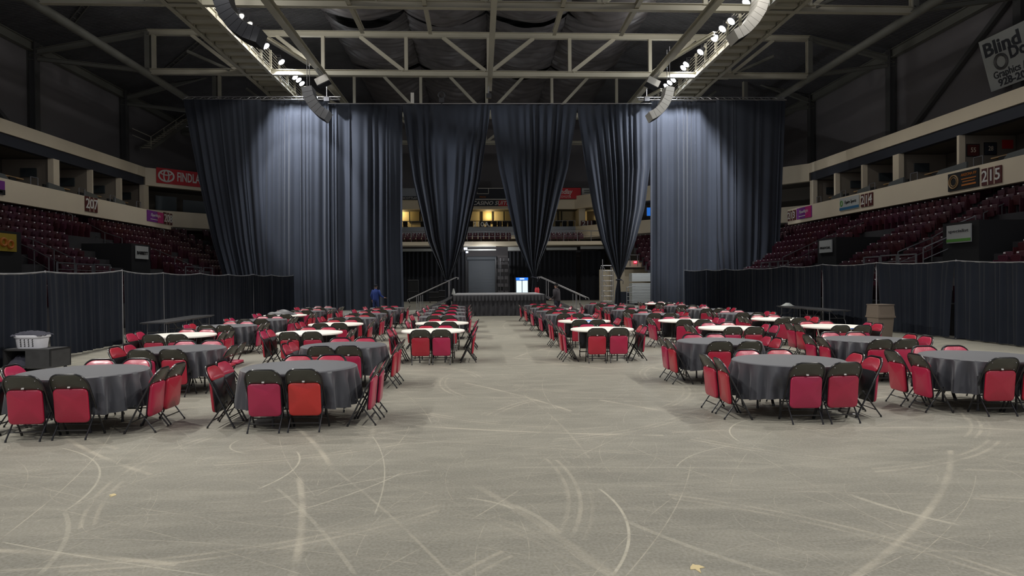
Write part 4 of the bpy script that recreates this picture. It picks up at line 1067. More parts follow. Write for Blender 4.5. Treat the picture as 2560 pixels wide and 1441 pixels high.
def digits(s): 
    n = len(s)
    return lambda w, h: [('box', -w/2+w*(i+1)/n, 0, .035, h, M['beige']) for i in range(n-1)]+[(ch, -w/2+w*(i+.5)/n, 0, h*.95, None, M['white'], 0, .008) for i, ch in enumerate(s)]
side_sign('section_sign', 'maroon section sign reading 207, alone on the left ledge', 213, 243, 493.5, 530, 'L', M['maroon'], digits('207'))
side_sign('section_sign', 'maroon section sign reading 208, right of purple sponsor sign, left ledge', 409, 430, 533, 562, 'L', M['maroon'], digits('208'))
side_sign('section_sign', 'maroon section sign reading 213, left of magenta sponsor sign, right ledge', 1970, 1989, 527, 552, 'R', M['maroon'], digits('213'))
side_sign('section_sign', 'maroon section sign reading 214 beside the white and blue sponsor sign', 2153, 2182, 484, 516, 'R', M['maroon'], digits('214'))
side_sign('section_sign', 'maroon section sign reading 215 beside the black and orange sponsor sign', 2455, 2504, 418, 461, 'R', M['maroon'], digits('215'))
spk = lambda w, h: [('box', w*.3, 0, w*.38, h, M['pink']), ('/Sparklight', 0, h*.12, h*.38, w*.62, M['white'], .15), ('box', 0, -h*.27, w*.66, h*.06, M['white'])]
side_sign('sponsor_sign', 'purple and magenta sponsor sign on the left ledge', 368, 408, 529, 556, 'L', M['purple'], spk)
side_sign('sponsor_sign', 'purple and magenta sponsor sign on the right ledge', 1992, 2029, 518, 546, 'R', M['purple'], spk)
side_sign('sponsor_sign', 'purple and black sign cut off at the left edge of view', -25, 11, 450, 485, 'L', M['purple'], lambda w, h: [('box', 0, -h*.32, w, h*.36, M['black']), ('box', w*.1, -h*.3, w*.4, h*.12, M['white'])])
side_sign('sponsor_sign', 'white and blue sponsor sign on the right ledge', 2100, 2148, 492, 524, 'R', M['signwhite'], lambda w, h: [('box', 0, -h*.36, w, h*.2, M['signblue']), ('Espire Sports', .08*w, h*.1, h*.36, w*.58, M['black'], .1), ('ring', -w*.39, h*.08, h*.15, h*.2, .03, M['green'])])
side_sign('sponsor_sign', 'black sponsor sign with orange lettering on the right ledge', 2371, 2447, 428, 473, 'R', M['black'], lambda w, h: [('ARIZONA RV', w*.2, h*.28, h*.22, w*.5, M['orange']), ('box', w*.2, h*.05, w*.48, h*.06, M['orange']), ('box', w*.2, -h*.1, w*.4, h*.05, M['orange']), ('box', w*.2, -h*.28, w*.46, h*.09, M['orange']), ('ring', -w*.3, 0, h*.36, h*.36, .035, M['tan']), ('ring', -w*.3, 0, h*.24, h*.24, .02, M['tan'])])
for a, b, t, s_, lb in ((2418, 2447, 364, '55', 'left'), (2462, 2490, 360, '28', 'right')):
    X = W(2394, 450, X=25).y-.09; p0 = W(a, t+12, Y=X); p1 = W(b, t+12, Y=X); c = (p0+p1)/2; hh = abs(W(a, t, Y=X).z-W(a, t+28, Y=X).z)
    sign('framed_jersey', f'framed dark jersey numbered {s_}, {lb} one on the right suite wall', c, (1, 0, 0), abs(p0.x-p1.x), hh, M['maroon'] if s_ == '55' else M['navyband'], [(s_, 0, 0, hh*.6, hh*.45, M['beige'])], frame=M['black'], cat='framed jersey')
m = MB(); yq = W(2394, 450, X=25).y-.09; p = W(2505, 350, Y=yq); q = W(2532, 372, Y=yq); m.bx(p.x, q.x, yq-.03, yq, q.z, p.z); tag(m.build('red_wall_panel', M['red'], None), 'dark red panel on the partition of the nearest right suite', 'wall panel')
# big red sign on the angled left corner
cdir = Vector((PL[2][0]-PL[1][0], PL[2][1]-PL[1][1], 0)).normalized()
n0 = Vector((cdir.y, -cdir.x, 0))
def on_plane(px, py, P0, n):
    d = ray(px, py); o = Vector((0, 0, EYE)); return o+d*((P0-o).dot(n)/d.dot(n))
P0 = Vector((PL[1][0], PL[1][1], 0))+n0*.05
a = on_plane(391, 440, P0, n0); b = on_plane(500, 452, P0, n0); ht = on_plane(391, 418.5, P0, n0).z; hb = on_plane(391, 457, P0, n0).z
w = 9.5; h = ht-hb; c = Vector((a.x, a.y, 0))+cdir*(w/2); c.z = (ht+hb)/2
ow = (on_plane(434, 440, P0, n0)-on_plane(397, 440, P0, n0)).length; ox = (on_plane(415, 440, P0, n0)-a); ox = Vector((ox.x, ox.y, 0)).length-w/2
tw = (on_plane(487, 450, P0, n0)-on_plane(439, 450, P0, n0)); tw = Vector((tw.x, tw.y, 0)).length
tx = on_plane(439, 450, P0, n0)-a; tx = Vector((tx.x, tx.y, 0)).length-w/2+tw*.62
sign('sponsor_sign', 'large red sponsor sign with white oval emblem beside left curtain', c, cdir, w, h, M['red'],
     [('ring', ox, 0, ow*.5, h*.36, .07, M['white']), ('ring', ox, 0, ow*.17, h*.36, .055, M['white']), ('ring', ox, h*.2, ow*.36, h*.15, .05, M['white']),
      ('FINDLAY', tx+.25, 0, h*.84, tw*1.42, M['white'], 0, .02)])
# press box opening below it
a = on_plane(375, 490, P0, n0); b = on_plane(560, 490, P0, n0)
m = MB(); L = 9; 
for (u0, u1, v0, v1, mt) in ((.6, .9, 0, .6, 0),):
    pass
for k, (t0, w_, z0, z1, mt, nm, lb) in enumerate(((1.2, 1.6, .15, 1.25, M['glass'], 'press_window', 'left dark window of the corner press box'), (3.3, 2.0, .15, 1.1, M['glass'], 'press_window', 'middle dark window of the corner press box'), (5.6, 1.0, .15, 1.2, M['signwhite'], 'press_notice', 'white notice in the corner press box'))):
    q = P0-n0*1.2+cdir*(t0+w_/2); m = MB(); m.box((q.x, q.y, zs['ft']+(z0+z1)/2), (w_, .06, z1-z0), Matrix.Rotation(atan2(cdir.y, cdir.x), 3, 'Z'))
    tag(m.build(nm, mt, None), lb, 'window' if mt is M['glass'] else 'notice')
# banner hanging high on the right wall
c0 = [W(2447, 110, X=27.6), W(2558, 56, X=27.6), W(2480, 229, X=27.6)]
u = Vector((0, -1, 0)); bw_ = 8.4; bh_ = abs(W(2480, 229, X=27.6).z-W(2480, 100, X=27.6).z)
tilt = Matrix.Rotation(radians(-13), 4, 'Z')
ctr = W(2463, 170, X=27.4); c = Vector((27.4, ctr.y, ctr.z))+u*(bw_/2)
c.z = W(2463, 168, X=27.4).z; 
def bt(x0, x1, y):
    q = (W(x0, y, X=27.4)+W(x1, y, X=27.4))/2
    return c.y-q.y+(.38 if y == 104 else .12), {104: .27, 128: .06, 184: -.24, 206: -.40, 146: -.02}[y]*bh_
def bw2(x0, x1, y): return abs(W(x0, y, X=27.4).y-W(x1, y, X=27.4).y)
sign('hanging_banner', 'large tilted white banner with black lettering high on the right wall', c, u, bw_, bh_, M['signwhite'],
     [('Blind', *bt(2457, 2546, 104), bh_*.36, bw2(2457, 2546, 104), M['gunmetal'], 0, .03), ('Do', *bt(2522, 2566, 128), bh_*.30, bw2(2522, 2566, 128), M['gunmetal'], 0, .03),
      ('Graphics /', *bt(2474, 2552, 184), bh_*.19, bw2(2474, 2552, 184), M['gunmetal'], 0, .01), ('928-202-', *bt(2481, 2568, 206), bh_*.19, bw2(2481, 2568, 206), M['gunmetal'], 0, .015),
      ('ring', *bt(2480, 2520, 146), bh_*.14, bh_*.13, .08, M['greymetal'])], up=frame_of(u) @ Matrix.Rotation(radians(15), 4, 'X'))
# ------------------------------------------------------------------ seating bowl
RISE, PITCH_, NR, X0, Z0 = .43, .70, 11, 15.7, 1.05
seatm = MB()
seatm.pad(rrect(.21, 0, .46, .06, 2), .05, .012, lambda v: Vector((v.x, v.y+.20+.12*v.z, v.z+.42)))
seatm.pad(rrect(.20, -.02, .38, .05, 2), .06, .012, lambda v: Vector((v.x, v.y+.10-.10*v.z, v.z+.38)))
seatm.bx(-.24, -.20, -.1, .2, .05, .60); 
seatm.cur = 1; seatm.box((0, .115, .83), (.075, .02, .05))
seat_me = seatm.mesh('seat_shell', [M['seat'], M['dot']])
def seat_rows():
    out = []
    for sg in (-1, 1):
        for k in range(NR):
            x = sg*(X0+PITCH_*k+.35); z = Z0+RISE*k; y = 15.0; i = 0
            while y < 52:
                sec = (y-17) % 11.0
                gap = sec < 1.1 or (k < 6 and 5.0 < sec < 7.4)
                pz = [(-1, W(5, 600, X=-(X0+PITCH_*3)).y, 3), (-1, W(354, 630, X=-(X0+PITCH_*3.2)).y, 3), (1, W(2064, 615, X=X0+PITCH_*3.2).y, 3), (1, W(2398, 585, X=X0+PITCH_*3).y, 3)]
                if any(g[0] == sg and abs(y-g[1]) < 2.1 and 2 <= k <= 7 for g in pz): gap = True
                if abs(y-46.35) < .55 and abs(x) < 21.8: gap = True
                if not gap: out.append((x, y, z, -pi/2 if sg > 0 else pi/2, sg, k))
                y += .56
    # corner and end blocks
    def poly_row(k):
        o = PITCH_*(NR-1-k)+.75
        A = [Vector((-25+o, 52.2-o*.35, 0)), Vector((-9.5+o*.5, 69-o*.9, 0)), Vector((9.8-o*.5, 69-o*.9, 0)), Vector((25-o, 52.2-o*.35, 0))]; return A
    for k in range(NR):
        A = poly_row(k)
        for j in (0, 1, 2):
            if j == 1: continue
            a, b = A[j], A[j+1]; d = b-a; L = d.length; n = int(L/.56); rz = atan2(d.y, d.x)
            for q in range(n):
                if 3 < q % 22 < 6: continue
                p = a+d*((q+.5)/n)
                if abs(p.x) < 14.3: continue
                out.append((p.x, p.y, Z0+RISE*k, rz, 0, k))
    for k in range(2):
        for q in range(38):
            if 24 < q < 27: continue
            out.append((-10.5+q*.56, 67.0+.8*k, EYE+3.95-.05+.2*k, 0, 0, 10+k))
    return out
S = seat_rows(); vis = []
for (x, y, z, rz, sg, k) in S:
    px, py = proj((x, y, z+.7))
    topy = 678 if px < 1200 else 655+(2390-px)*.03
    inview = 0 <= px <= 2560 and py < topy-2 and not (470 < px < 1575 or 1630 < px < 1945)
    vis.append((not inview, y if sg else y+40, x, y, z, rz, sg, k))
vis.sort(key=lambda t: (t[0], t[1]))
one = None; mass = MB(); ind = 0
for t in vis:
    hid, _, x, y, z, rz, sg, k = t
    if hid and (not (-250 < proj((x, y, z+.7))[0] < 2810)): continue
    if ind < 300 and not hid and sg:
        lb = f'maroon seat in the {"left" if sg < 0 else "right"} stand, {ordn(k)} row up, near end'
        if one is None:
            one = bpy.data.objects.new('stadium_seat', seat_me); COL.objects.link(one); o = one
        else:
            o = one.copy(); COL.objects.link(o)
        o.location = (x, y, z); o.rotation_euler = (0, 0, rz)
        tag(o, lb, 'seat', f'maroon seats near end, {ordn(k)} row of the {"left" if sg < 0 else "right"} stand'); ind += 1
    else:
        T = Matrix.Translation((x, y, z)) @ Matrix.Rotation(rz, 4, 'Z')
        n = len(mass.v); mass.v += [tuple(T @ v.co) for v in seat_me.vertices]
        mass.f += [tuple(i+n for i in p.vertices) for p in seat_me.polygons]; mass.mi += [p.material_index for p in seat_me.polygons]
o = mass.build('stadium_seat_rows', [M['seat'], M['dot']]); tag(o, 'remaining rows of maroon stadium seats filling the stands', 'seats', 'maroon stadium seat rows', 'stuff')
# stepped concrete under the seats
for sg, lb in ((-1, 'left'), (1, 'right')):
    m = MB()
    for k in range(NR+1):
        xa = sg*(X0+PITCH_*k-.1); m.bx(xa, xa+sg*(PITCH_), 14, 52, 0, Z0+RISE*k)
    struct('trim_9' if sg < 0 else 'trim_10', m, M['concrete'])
m = MB()
for k in range(NR):
    o = PITCH_*(NR-1-k)+.75+.45
    A = [Vector((-25+o, 52.2-o*.35, 0)), Vector((-9.5+o*.5, 69-o*.9, 0)), Vector((9.8-o*.5, 69-o*.9, 0)), Vector((25-o, 52.2-o*.35, 0))]
    for j in (0, 1, 2):
        if j == 1: continue
        a, b = A[j], A[j+1]
        if j == 0:
            if a.x > -14.2: continue
            b = a+(b-a)*min(1, (-14.2-a.x)/(b.x-a.x))
        else:
            if b.x < 14.2: continue
            a = b+(a-b)*min(1, (b.x-14.2)/(b.x-a.x))
        d = (b-a).normalized(); nrm = Vector((-d.y, d.x, 0)); z = Z0+RISE*k
        q = [a, b, b+nrm*.9, a+nrm*.9]
        zb = 0 if k > 2 else 0
        zl = max(0, z-.45) if k < NR-1 else 0
        zl = z-.5
        m.add([(p.x, p.y, zl) for p in q]+[(p.x, p.y, z) for p in q], [(0, 3, 2, 1), (4, 5, 6, 7), (0, 1, 5, 4), (1, 2, 6, 5), (2, 3, 7, 6), (3, 0, 4, 7)])
struct('trim_11', m, M['concrete'])
# end balcony, its slab, rail and two rows
zb = EYE+3.95
struct('trim_12', MB().bx(-15, 15, 65.6, 69, zb-.35, zb), M['beige'])
struct('trim_13', MB().bx(-9.9, 10.1, 68.7, 72.4, zs['fb']-.05, zs['fb']+.3), M['beige'])
m = MB(); 
for k in range(19): m.tube([(-12+k*1.35, 65.65, zb), (-12+k*1.35, 65.65, zb+1.0)], .03, 6)
m.tube([(-12, 65.65, zb+1), (12.3, 65.65, zb+1)], .035, 6); m.tube([(-12, 65.65, zb+.5), (12.3, 65.65, zb+.5)], .02, 6)
tag(m.build('balcony_rail', M['galv'], None), 'pale railing along the end balcony behind the curtains', 'railing')
# end suite: warm wall, windows, chairs, rail
EY = 69.0
struct('wall_back', MB().bx(-11, 11.5, 71.6, 71.9, zs['ft']-1, zs['bb']), M['cream'])
m = MB(); m.bx(-9.6, 9.9, 68.9, 69.0, zs['fb']+.3, zs['ft']); struct('trim_14', m, M['floorscreen'])
for k, (x0, x1, lit) in enumerate(((1024, 1050, 1), (1205, 1231, 1), (1260, 1285, 1), (1395, 1404, 0))):
    a = W(x0, 523, Y=71.5); b = W(x1, 555, Y=71.5)
    r = thing('suite_window', f'dark framed window with tan blind in the end suite, {ordn(k)} from left', 'window', (0, 0, 0))
    m = MB(); m.bx(a.x-.06, b.x+.06, 71.45, 71.55, b.z-.06, a.z+.06); m.build('window_frame', M['black'], r)
    m = MB(); m.bx(a.x+.06, b.x-.06, 71.4, 71.46, b.z+.06, a.z-.06); m.build('blind', M['blind'], r)
m = MB(); a = W(1446, 470, Y=69.2).x; b = W(1462, 470, Y=69.2).x; m.bx(a, b, 69.0, 71.6, zs['ft'], zs['ot']+.1); tag(m.build('suite_pillar', M['beige'], None), 'beige pillar between two end suites', 'pillar')
k = 0
for px in (1013, 1057, 1177, 1204, 1221, 1237, 1249, 1262, 1276, 1394, 1411, 1427, 1484, 1340, 1300, 1120):
    p = W(px, 555, Y=70.0); r = thing('suite_chair', f'dark upholstered chair along the end suite ledge, {ordn(k) if k < 14 else "far"} one', 'chair', (p.x, 70.0, zs['ft']-.28), 0, 'dark chairs in the end suite')
    m = MB(); m.pad(rrect(.24, .45, 1.0, .12, 3), .07, .02); m.build('backrest', M['black'], r, 50)
    m = MB(); m.box((0, .2, .43), (.46, .42, .08)); m.build('seat', M['black'], r)
    m = MB()
    for x in (-.2, .2):
        for y in (0, .38): m.tube([(x, y, 0), (x, y, .42)], .015, 6)
    m.build('leg', M['gunmetal'], r); k += 1
m = MB()
for k in range(16): m.tube([(-9.5+k*1.29, 69.1, zs['ft']), (-9.5+k*1.29, 69.1, zs['ft']+.6)], .025, 6)
m.tube([(-9.5, 69.1, zs['ft']+.6), (9.9, 69.1, zs['ft']+.6)], .03, 6); tag(m.build('suite_rail', M['galv'], None), 'thin railing in front of the end suite chairs', 'railing')
for px, py in ((1002, 540), (1222, 545), (1490, 550)):
    p = W(px, py, Y=71.2); l = bpy.data.lights.new('suite_wall_lamp', 'POINT'); l.energy = 45; l.color = (1, .78, .38); l.shadow_soft_size = .1
    o = bpy.data.objects.new('suite_wall_lamp', l); COL.objects.link(o); o.location = (p.x, 70.9, p.z+.2)
# signs over the end suite
def end_sign(name, label, x0, x1, yt, yb, bg, items, Y=68.8, **k):
    a = W(x0, (yt+yb)/2, Y=Y); b = W(x1, (yt+yb)/2, Y=Y); xm = (x0+x1)/2
    z1 = W(xm, yt, Y=Y).z; z0 = W(xm, yb, Y=Y).z; w = b.x-a.x; h = z1-z0
    return sign(name, label, Vector(((a.x+b.x)/2, Y, (z0+z1)/2)), (1, 0, 0), w, h, bg, items(w, h), **k)
end_sign('scoreboard', 'dark scoreboard with white outlined box above the end suite', 1165, 1275, 470.5, 500, M['navyband'], lambda w, h: [('box', 0, h*.48, w, .06, M['white']), ('box', 0, -h*.46, w, .10, M['white']),
    ('box', -w*.12, h*.02, w*.26, .05, M['white']), ('box', -w*.25, h*.24, .05, h*.44, M['white']), ('box', w*.01, h*.24, .05, h*.44, M['white']), ('PERIOD', -w*.12, -h*.26, h*.2, w*.14, M['orange'])], cat='scoreboard')
end_sign('suite_sign', 'navy and red suite name sign below the scoreboard', 1150, 1300, 501.5, 515.5, M['navyband'], lambda w, h: [('box', w*.32, 0, w*.36, h, M['red']), ('CASINO SUITE L', w*.05, 0, h*.95, w*.68, M['white'], .25, .01)], Y=68.7)
end_sign('sponsor_sign', 'grey-blue sponsor sign at left above the end suite', 990, 1075, 471, 500, M['floorscreen'], lambda w, h: [('box', 0, -h*.34, w, h*.3, M['navyband']), ('PRESCOTTLAWGROUP', w*.02, -h*.35, h*.24, w*.92, M['white'])])
end_sign('sponsor_sign', 'red sponsor sign with white script at right above the end suite', 1383, 1452, 470, 497.5, M['red'], lambda w, h: [('Findlay', -w*.08, h*.14, h*.62, w*.56, M['white'], .2, .01), ('TOYOTA', w*.0-.2, -h*.32, h*.3, w*.42, M['white'])], frame=M['black'])
end_sign('sponsor_sign', 'small white sign with dark strokes right of the red one', 1455, 1500, 471, 496.5, M['signwhite'], lambda w, h: [('box', -w*.25, h*.3, w*.3, .05, M['black']), ('box', -w*.22, h*.1, w*.32, .05, M['black']), ('box', -w*.2, -h*.25, w*.2, .04, M['black'])])
for s_, x0, x1, y0, y1, lb in (('210A.', 1183, 1226, 554.5, 568.5, 'white section number 210A on the end suite railing, left one'), ('211', 1455, 1480, 552, 566.5, 'maroon section sign 211 on the end suite railing')):
    a = W(x0, y0, Y=68.8); b = W(x1, y1, Y=68.8); r = thing('section_sign', lb, 'sign', ((a.x+b.x)/2, 68.8, (a.z+b.z)/2))
    t = text_mesh(s_, (a.z-b.z)*1.15, M['white'], width=b.x-a.x, ext=.02, bold=.01); t.rotation_euler = (pi/2, 0, 0); t.parent = r
    if s_ == '211': m = MB(); m.box((0, .06, 0), (b.x-a.x+.2, .04, a.z-b.z)); m.build('board', M['maroon'], r)
# under the balcony: masking drapes, header bars, roll-up door, racks
for k, (x0, x1) in enumerate(((995, 1166), (1270, 1440), (1451, 1512))):
    a = W(x0, 640, Y=67.2).x; b = W(x1, 640, Y=67.2).x; n = int((b-a)*2.4)
    m = MB(); m.grid(n*8, 4, lambda u, v: Vector((a+(b-a)*u, 67.2+.06*sin(2*pi*n*u+2*sin(6*u)), .0+(zb-.9)*(1-v))))
    tag(m.build('masking_drape', M['velour'], None, 'all'), f'black masking drape below the end balcony, {ordn(k)} from left', 'drape', 'masking drapes below the end balcony')
for k, (x0, x1, y0, y1) in enumerate(((995, 1090, 622.5, 628.5), (1160, 1240, 623.5, 626.5), (1270, 1300, 618, 627), (1366, 1442, 619.5, 625.5), (1451, 1510, 616, 623))):
    a = W(x0, y0, Y=66.9); b = W(x1, y1, Y=66.9); m = MB(); m.bx(a.x, b.x, 66.8, 67.0, b.z, a.z); m.tube([(a.x, 66.9, a.z+.25), (b.x, 66.9, a.z+.25)], .04, 6)
    tag(m.build('header_bar', M['deckgrey'], None), f'pale header bar above the masking drapes, {ordn(k)} from left', 'bar', 'pale bars above the masking drapes')
DY = 70.0
a = W(1171, 650, Y=DY); b = W(1238, 742, Y=DY)
r = thing('rollup_door', 'grey ribbed roll-up loading door behind the stage', 'door', (0, 0, 0))
m = MB(); nz = 26
for k in range(nz): z = b.z+(a.z-b.z)*(k+.5)/nz; m.box(((a.x+b.x)/2, DY+.02*(k % 2), z), (b.x-a.x, .06, (a.z-b.z)/nz*.96))
m.build('curtain_slats', M['rollup'], r)
m = MB(); m.tube([(a.x-.15, DY-.1, a.z+.15), (b.x+.15, DY-.1, a.z+.15)], .22, 12); m.build('roll_housing', M['rollup'], r, True)
m = MB(); m.bx(a.x-.2, a.x-.02, DY-.1, DY+.1, 0, a.z+.3); m.bx(b.x+.02, b.x+.2, DY-.1, DY+.1, 0, a.z+.3); m.build('door_frame', M['gunmetal'], r)
m = MB(); m.bx(a.x, b.x, DY-.08, DY, max(.05, b.z), max(.05, b.z)+.12); m.build('bottom_bar', M['silver'], r)
struct('wall_loading', MB().bx(-12, 12.5, DY+.15, DY+.4, 0, zb-.3), M['darkwall'])
rnd = random.Random(8)
for k, (px, Y) in enumerate(((1250, 66.0), (1262, 65.4))):
    p = W(px, 700, Y=Y); r = thing('storage_rack', f'tall dark rack of gear right of the roll-up door, {("left", "right")[k]} of the two', 'rack', (p.x, Y, 0))
    m = MB()
    for x in (-.4, .4):
        for y in (-.3, .3): m.tube([(x, y, 0), (x, y, 4.2)], .03, 6)
    m.build('frame', M['greymetal'], r)
    m = MB()
    for q in range(6): m.bx(-.42, .42, -.32, .32, .3+q*.72, .33+q*.72)
    m.build('shelf', M['gunmetal'], r)
    m = MB()
    for q in range(5): m.box((rnd.uniform(-.1, .1), 0, .52+q*.72), (.6, .5, .36))
    m.build('packed_boxes', M['concrete'], r)
p = W(1164, 622, Y=65.5); r = thing('work_lamp', 'small white work lamp on a pole by the roll-up door', 'lamp', (p.x, 65.5, 0))
for q, e in (((.5, 65.3, 4.4), 150), ((12.6, 49.6, 5.0), 260)):  # work lamp's glow on the door, plus an added fill before the staging stack
    l = bpy.data.lights.new('loading_bay_fill', 'POINT'); l.energy = e; l.shadow_soft_size = .15; l.color = (.95, .97, 1)
    o = bpy.data.objects.new('loading_bay_fill', l); COL.objects.link(o); o.location = q
m = MB(); m.tube([(0, 0, 0), (0, 0, p.z)], .04, 8); m.build('pole', M['gunmetal'], r)
m = MB(); m.box((0, -.1, p.z), (.3, .12, .16)); m.box((.14, -.1, p.z-.35), (.2, .12, .14)); m.build('lamp_head', mat('work_lamp_glow', (1, 1, 1), .5, emit=(.7, .75, 1), es=6), r)
# scaffold tower, beige pillar, stacked decks, cart
Y = 56
a = W(1507, 740, Y=Y).x; b = W(1533, 740, Y=Y).x; zt = W(1507, 649, Y=Y).z
r = thing('scaffold_tower', 'pale scaffold frame standing left of the right gathered curtain', 'scaffold', ((a+b)/2, Y, 0)); w = b-a
for s in (-1, 1):
    m = MB(); m.tube([(s*w/2, 0, 0), (s*w/2, 0, zt if s < 0 else zt-.9)], .035, 8); m.tube([(s*w/2, .8, 0), (s*w/2, .8, zt-.6)], .035, 8); m.build('upright', M['silver'], r, True)
m = MB()
for k in range(8): z = .2+k*(zt-.5)/7.5; m.tube([(-w/2, 0, z), (w/2, 0, z)], .03, 6); m.tube([(-w/2, .8, z), (w/2, .8, z)], .02, 6)
m.build('rung', M['silver'], r, True)
m = MB()
for k in range(3): z = .3+k*1.1; m.tube([(-w/2, 0, z+.7), (0, .1, z)], .02, 6)
m.build('brace', M['silver'], r, True)
struct('trim_15', MB().bx(W(1533, 700, Y=62).x, W(1562, 700, Y=62).x, 62, 62.5, 0, zb), M['beige'])
struct('trim_16', MB().bx(W(1500, 700, Y=64).x, W(1700, 700, Y=64).x, 64, 64.4, 0, 3.0), M['beige'])
a = W(1562, 662, Y=60); b = W(1660, 655, Y=60); struct('trim_17', MB().bx(a.x, b.x+2, 59.8, 60.2, a.z-.25, a.z+.35), M['beige'])
m = MB(); p = W(1575, 638, Y=59.8); q = W(1650, 638, Y=59.8)
m.tube([p, q], .035, 6)
for k in range(5): t = p+(q-p)*(k/4); m.tube([t, t-Vector((0, 0, 1.0))], .03, 6)
tag(m.build('vomitory_rail', M['galv'], None), 'railing above the exit by the right gathered curtain', 'railing')
p = W(1588.5, 656, Y=59.6); r = sign('exit_sign', 'small red glowing exit sign right of the gathered curtains', Vector((p.x, 59.6, p.z)), (1, 0, 0), .30, .22, M['exit'], [('EXIT', 0, 0, .13, .22, M['exitw'])])
Y = 52; xa = W(1580, 740, Y=Y).x; xb = W(1606, 740, Y=Y).x; xc = W(1628, 740, Y=Y).x
for k, (z0, z1, n) in enumerate(((.15, W(1590, 708, Y=Y).z, 13), (W(1590, 704, Y=Y).z, W(1590, 683, Y=Y).z, 8))):
    for q in range(n):
        h = (z1-z0)/n; m = MB(); m.bx(xa, xc+.6, Y, Y+1.0, z0+q*h, z0+(q+.86)*h)
        tag(m.build('staging_deck', M['deckgrey'], None), f'pale stacked staging panel, {ordn(q)} up in the {("lower", "upper")[k]} stack', 'panel', f'{("lower", "upper")[k]} stack of staging panels')
m = MB(); m.bx(xa-.05, xc+.6, Y-.05, Y+1.05, .0, .14); tag(m.build('dolly', M['black'], None), 'black dolly under the stacked staging panels', 'dolly')
Y = 51; xa = W(1567, 740, Y=Y).x; xb = W(1579, 740, Y=Y).x; m = MB()
m.tube([(xa, Y, 0), (xa, Y, W(1568, 719, Y=Y).z)], .03, 6); m.tube([(xa, Y, W(1568, 719, Y=Y).z), (xb+.3, Y, W(1578, 716, Y=Y).z)], .03, 6)
for k in range(4): m.tube([(xa, Y, .1+k*.3), (xb+.2, Y, .1+k*.3)], .02, 6)
tag(m.build('rail_cart', M['silver'], None), 'small silver rail cart beside the stacked staging panels', 'cart')
m = MB(); a = W(1552, 735, Y=55); b = W(1573, 735, Y=55); m.bx(a.x, b.x, 55, 55.8, 0, 1.0); tag(m.build('blue_bin', M['navyband'], None), 'dark blue bin behind the right gathered curtain', 'bin')
for k, (x0, x1, y0) in enumerate(((1020, 1045, 700), (1072, 1097, 730), (1097, 1114, 726))):
    Y = 62; a = W(x0, y0, Y=Y); b = W(x1, y0, Y=Y); r = thing('equipment_case', f'dark equipment behind the left gathered curtain, {ordn(k)} from left', 'case', ((a.x+b.x)/2, Y, 0)); w = b.x-a.x
    m = MB(); m.bx(-w/2, w/2, 0, .8, .15, a.z); m.build('case_body', M['black'], r)
    m = MB(); m.bx(-w/2, w/2, -.02, 0, a.z-.06, a.z); m.bx(-w/2, w/2, -.02, 0, a.z*.5, a.z*.5+.03); m.build('edge_trim', M['greymetal'], r)
    m = MB()
    for x in (-w/2+.1, w/2-.1): m.tube([(x-.03, .1, .08), (x+.03, .1, .08)], .08, 10)
    m.build('caster', M['black'], r)
m = MB(); a = W(1617, 525, Y=62); b = W(1628, 540, Y=62); m.bx(a.x, b.x+1, 61.9, 62, b.z, a.z+.2); tag(m.build('lit_screen', M['skyblueglow'], None), 'blue glowing screen in the suite beside the right gathered curtain', 'screen')

# ------------------------------------------------------------------ rails and portals of the stands
def stair_rail(side, lb, pts, k):
    s = -1 if side == 'left' else 1
    P = []
    for px, py, row in pts:
        X = s*(X0+PITCH_*row+.2); P.append(W(px, py, X=X))
    r = thing('stand_rail', f'grey handrail in the {side} stand, {lb}', 'railing', (0, 0, 0), 0, f'{side} stand handrails')
    m = MB(); m.tube(P, .025, 6); m.build('top_rail', M['galv'], r, True)
    m = MB(); m.tube([p-Vector((0, 0, .45)) for p in P], .018, 6); m.build('mid_rail', M['galv'], r, True)
    for p in P: m = MB(); m.tube([p, p-Vector((0, 0, .95))], .025, 6); m.build('post', M['galv'], r, True)
for side, lb, pts in (('left', 'top rail below sign 207', ((142, 523, 10), (160, 528, 9.3), (181, 538, 8.6))), ('left', 'sloping rail in the middle', ((222, 561, 9.5), (262, 582, 7.5), (305, 596, 6))),
                      ('left', 'long rail beside the yellow banner', ((45, 588, 6), (83, 600, 5), (135, 624, 3), (186, 648, 1.2))), ('left', 'lower rail below the yellow banner', ((45, 608, 4.4), (85, 625, 3), (122, 645, 1.5))),
                      ('left', 'rail near the curtain', ((380, 563, 10), (410, 574, 9))), ('left', 'long rail beyond the white banner', ((370, 618, 6), (400, 629, 5), (437, 645, 3.5), (500, 672, 1))),
                      ('right', 'rail under sign 214', ((2218, 527, 10), (2250, 514, 10.6))), ('right', 'rail by section 213', ((1995, 562, 10), (2021, 558, 10))),
                      ('right', 'long rail beside the near white banner', ((2439, 540, 5.5), (2380, 565, 4.5), (2330, 595, 3.2), (2245, 630, 1.2))), ('right', 'lower rail below the near white banner', ((2440, 565, 4), (2400, 580, 3.4), (2308, 620, 1.5))),
                      ('right', 'long rail beside the small white banner', ((2090, 583, 6), (2062, 594, 5), (2022, 613, 3.4), (1957, 644, 1))), ('right', 'near top rail at the edge of view', ((2555, 490, 9.2), (2505, 512, 8.2), (2459, 533, 7))),
                      ('right', 'rail across the middle of the stand', ((2181, 548, 9), (2145, 562, 7.8), (2110, 580, 6.4)))):
    stair_rail(side, lb, pts, 0)
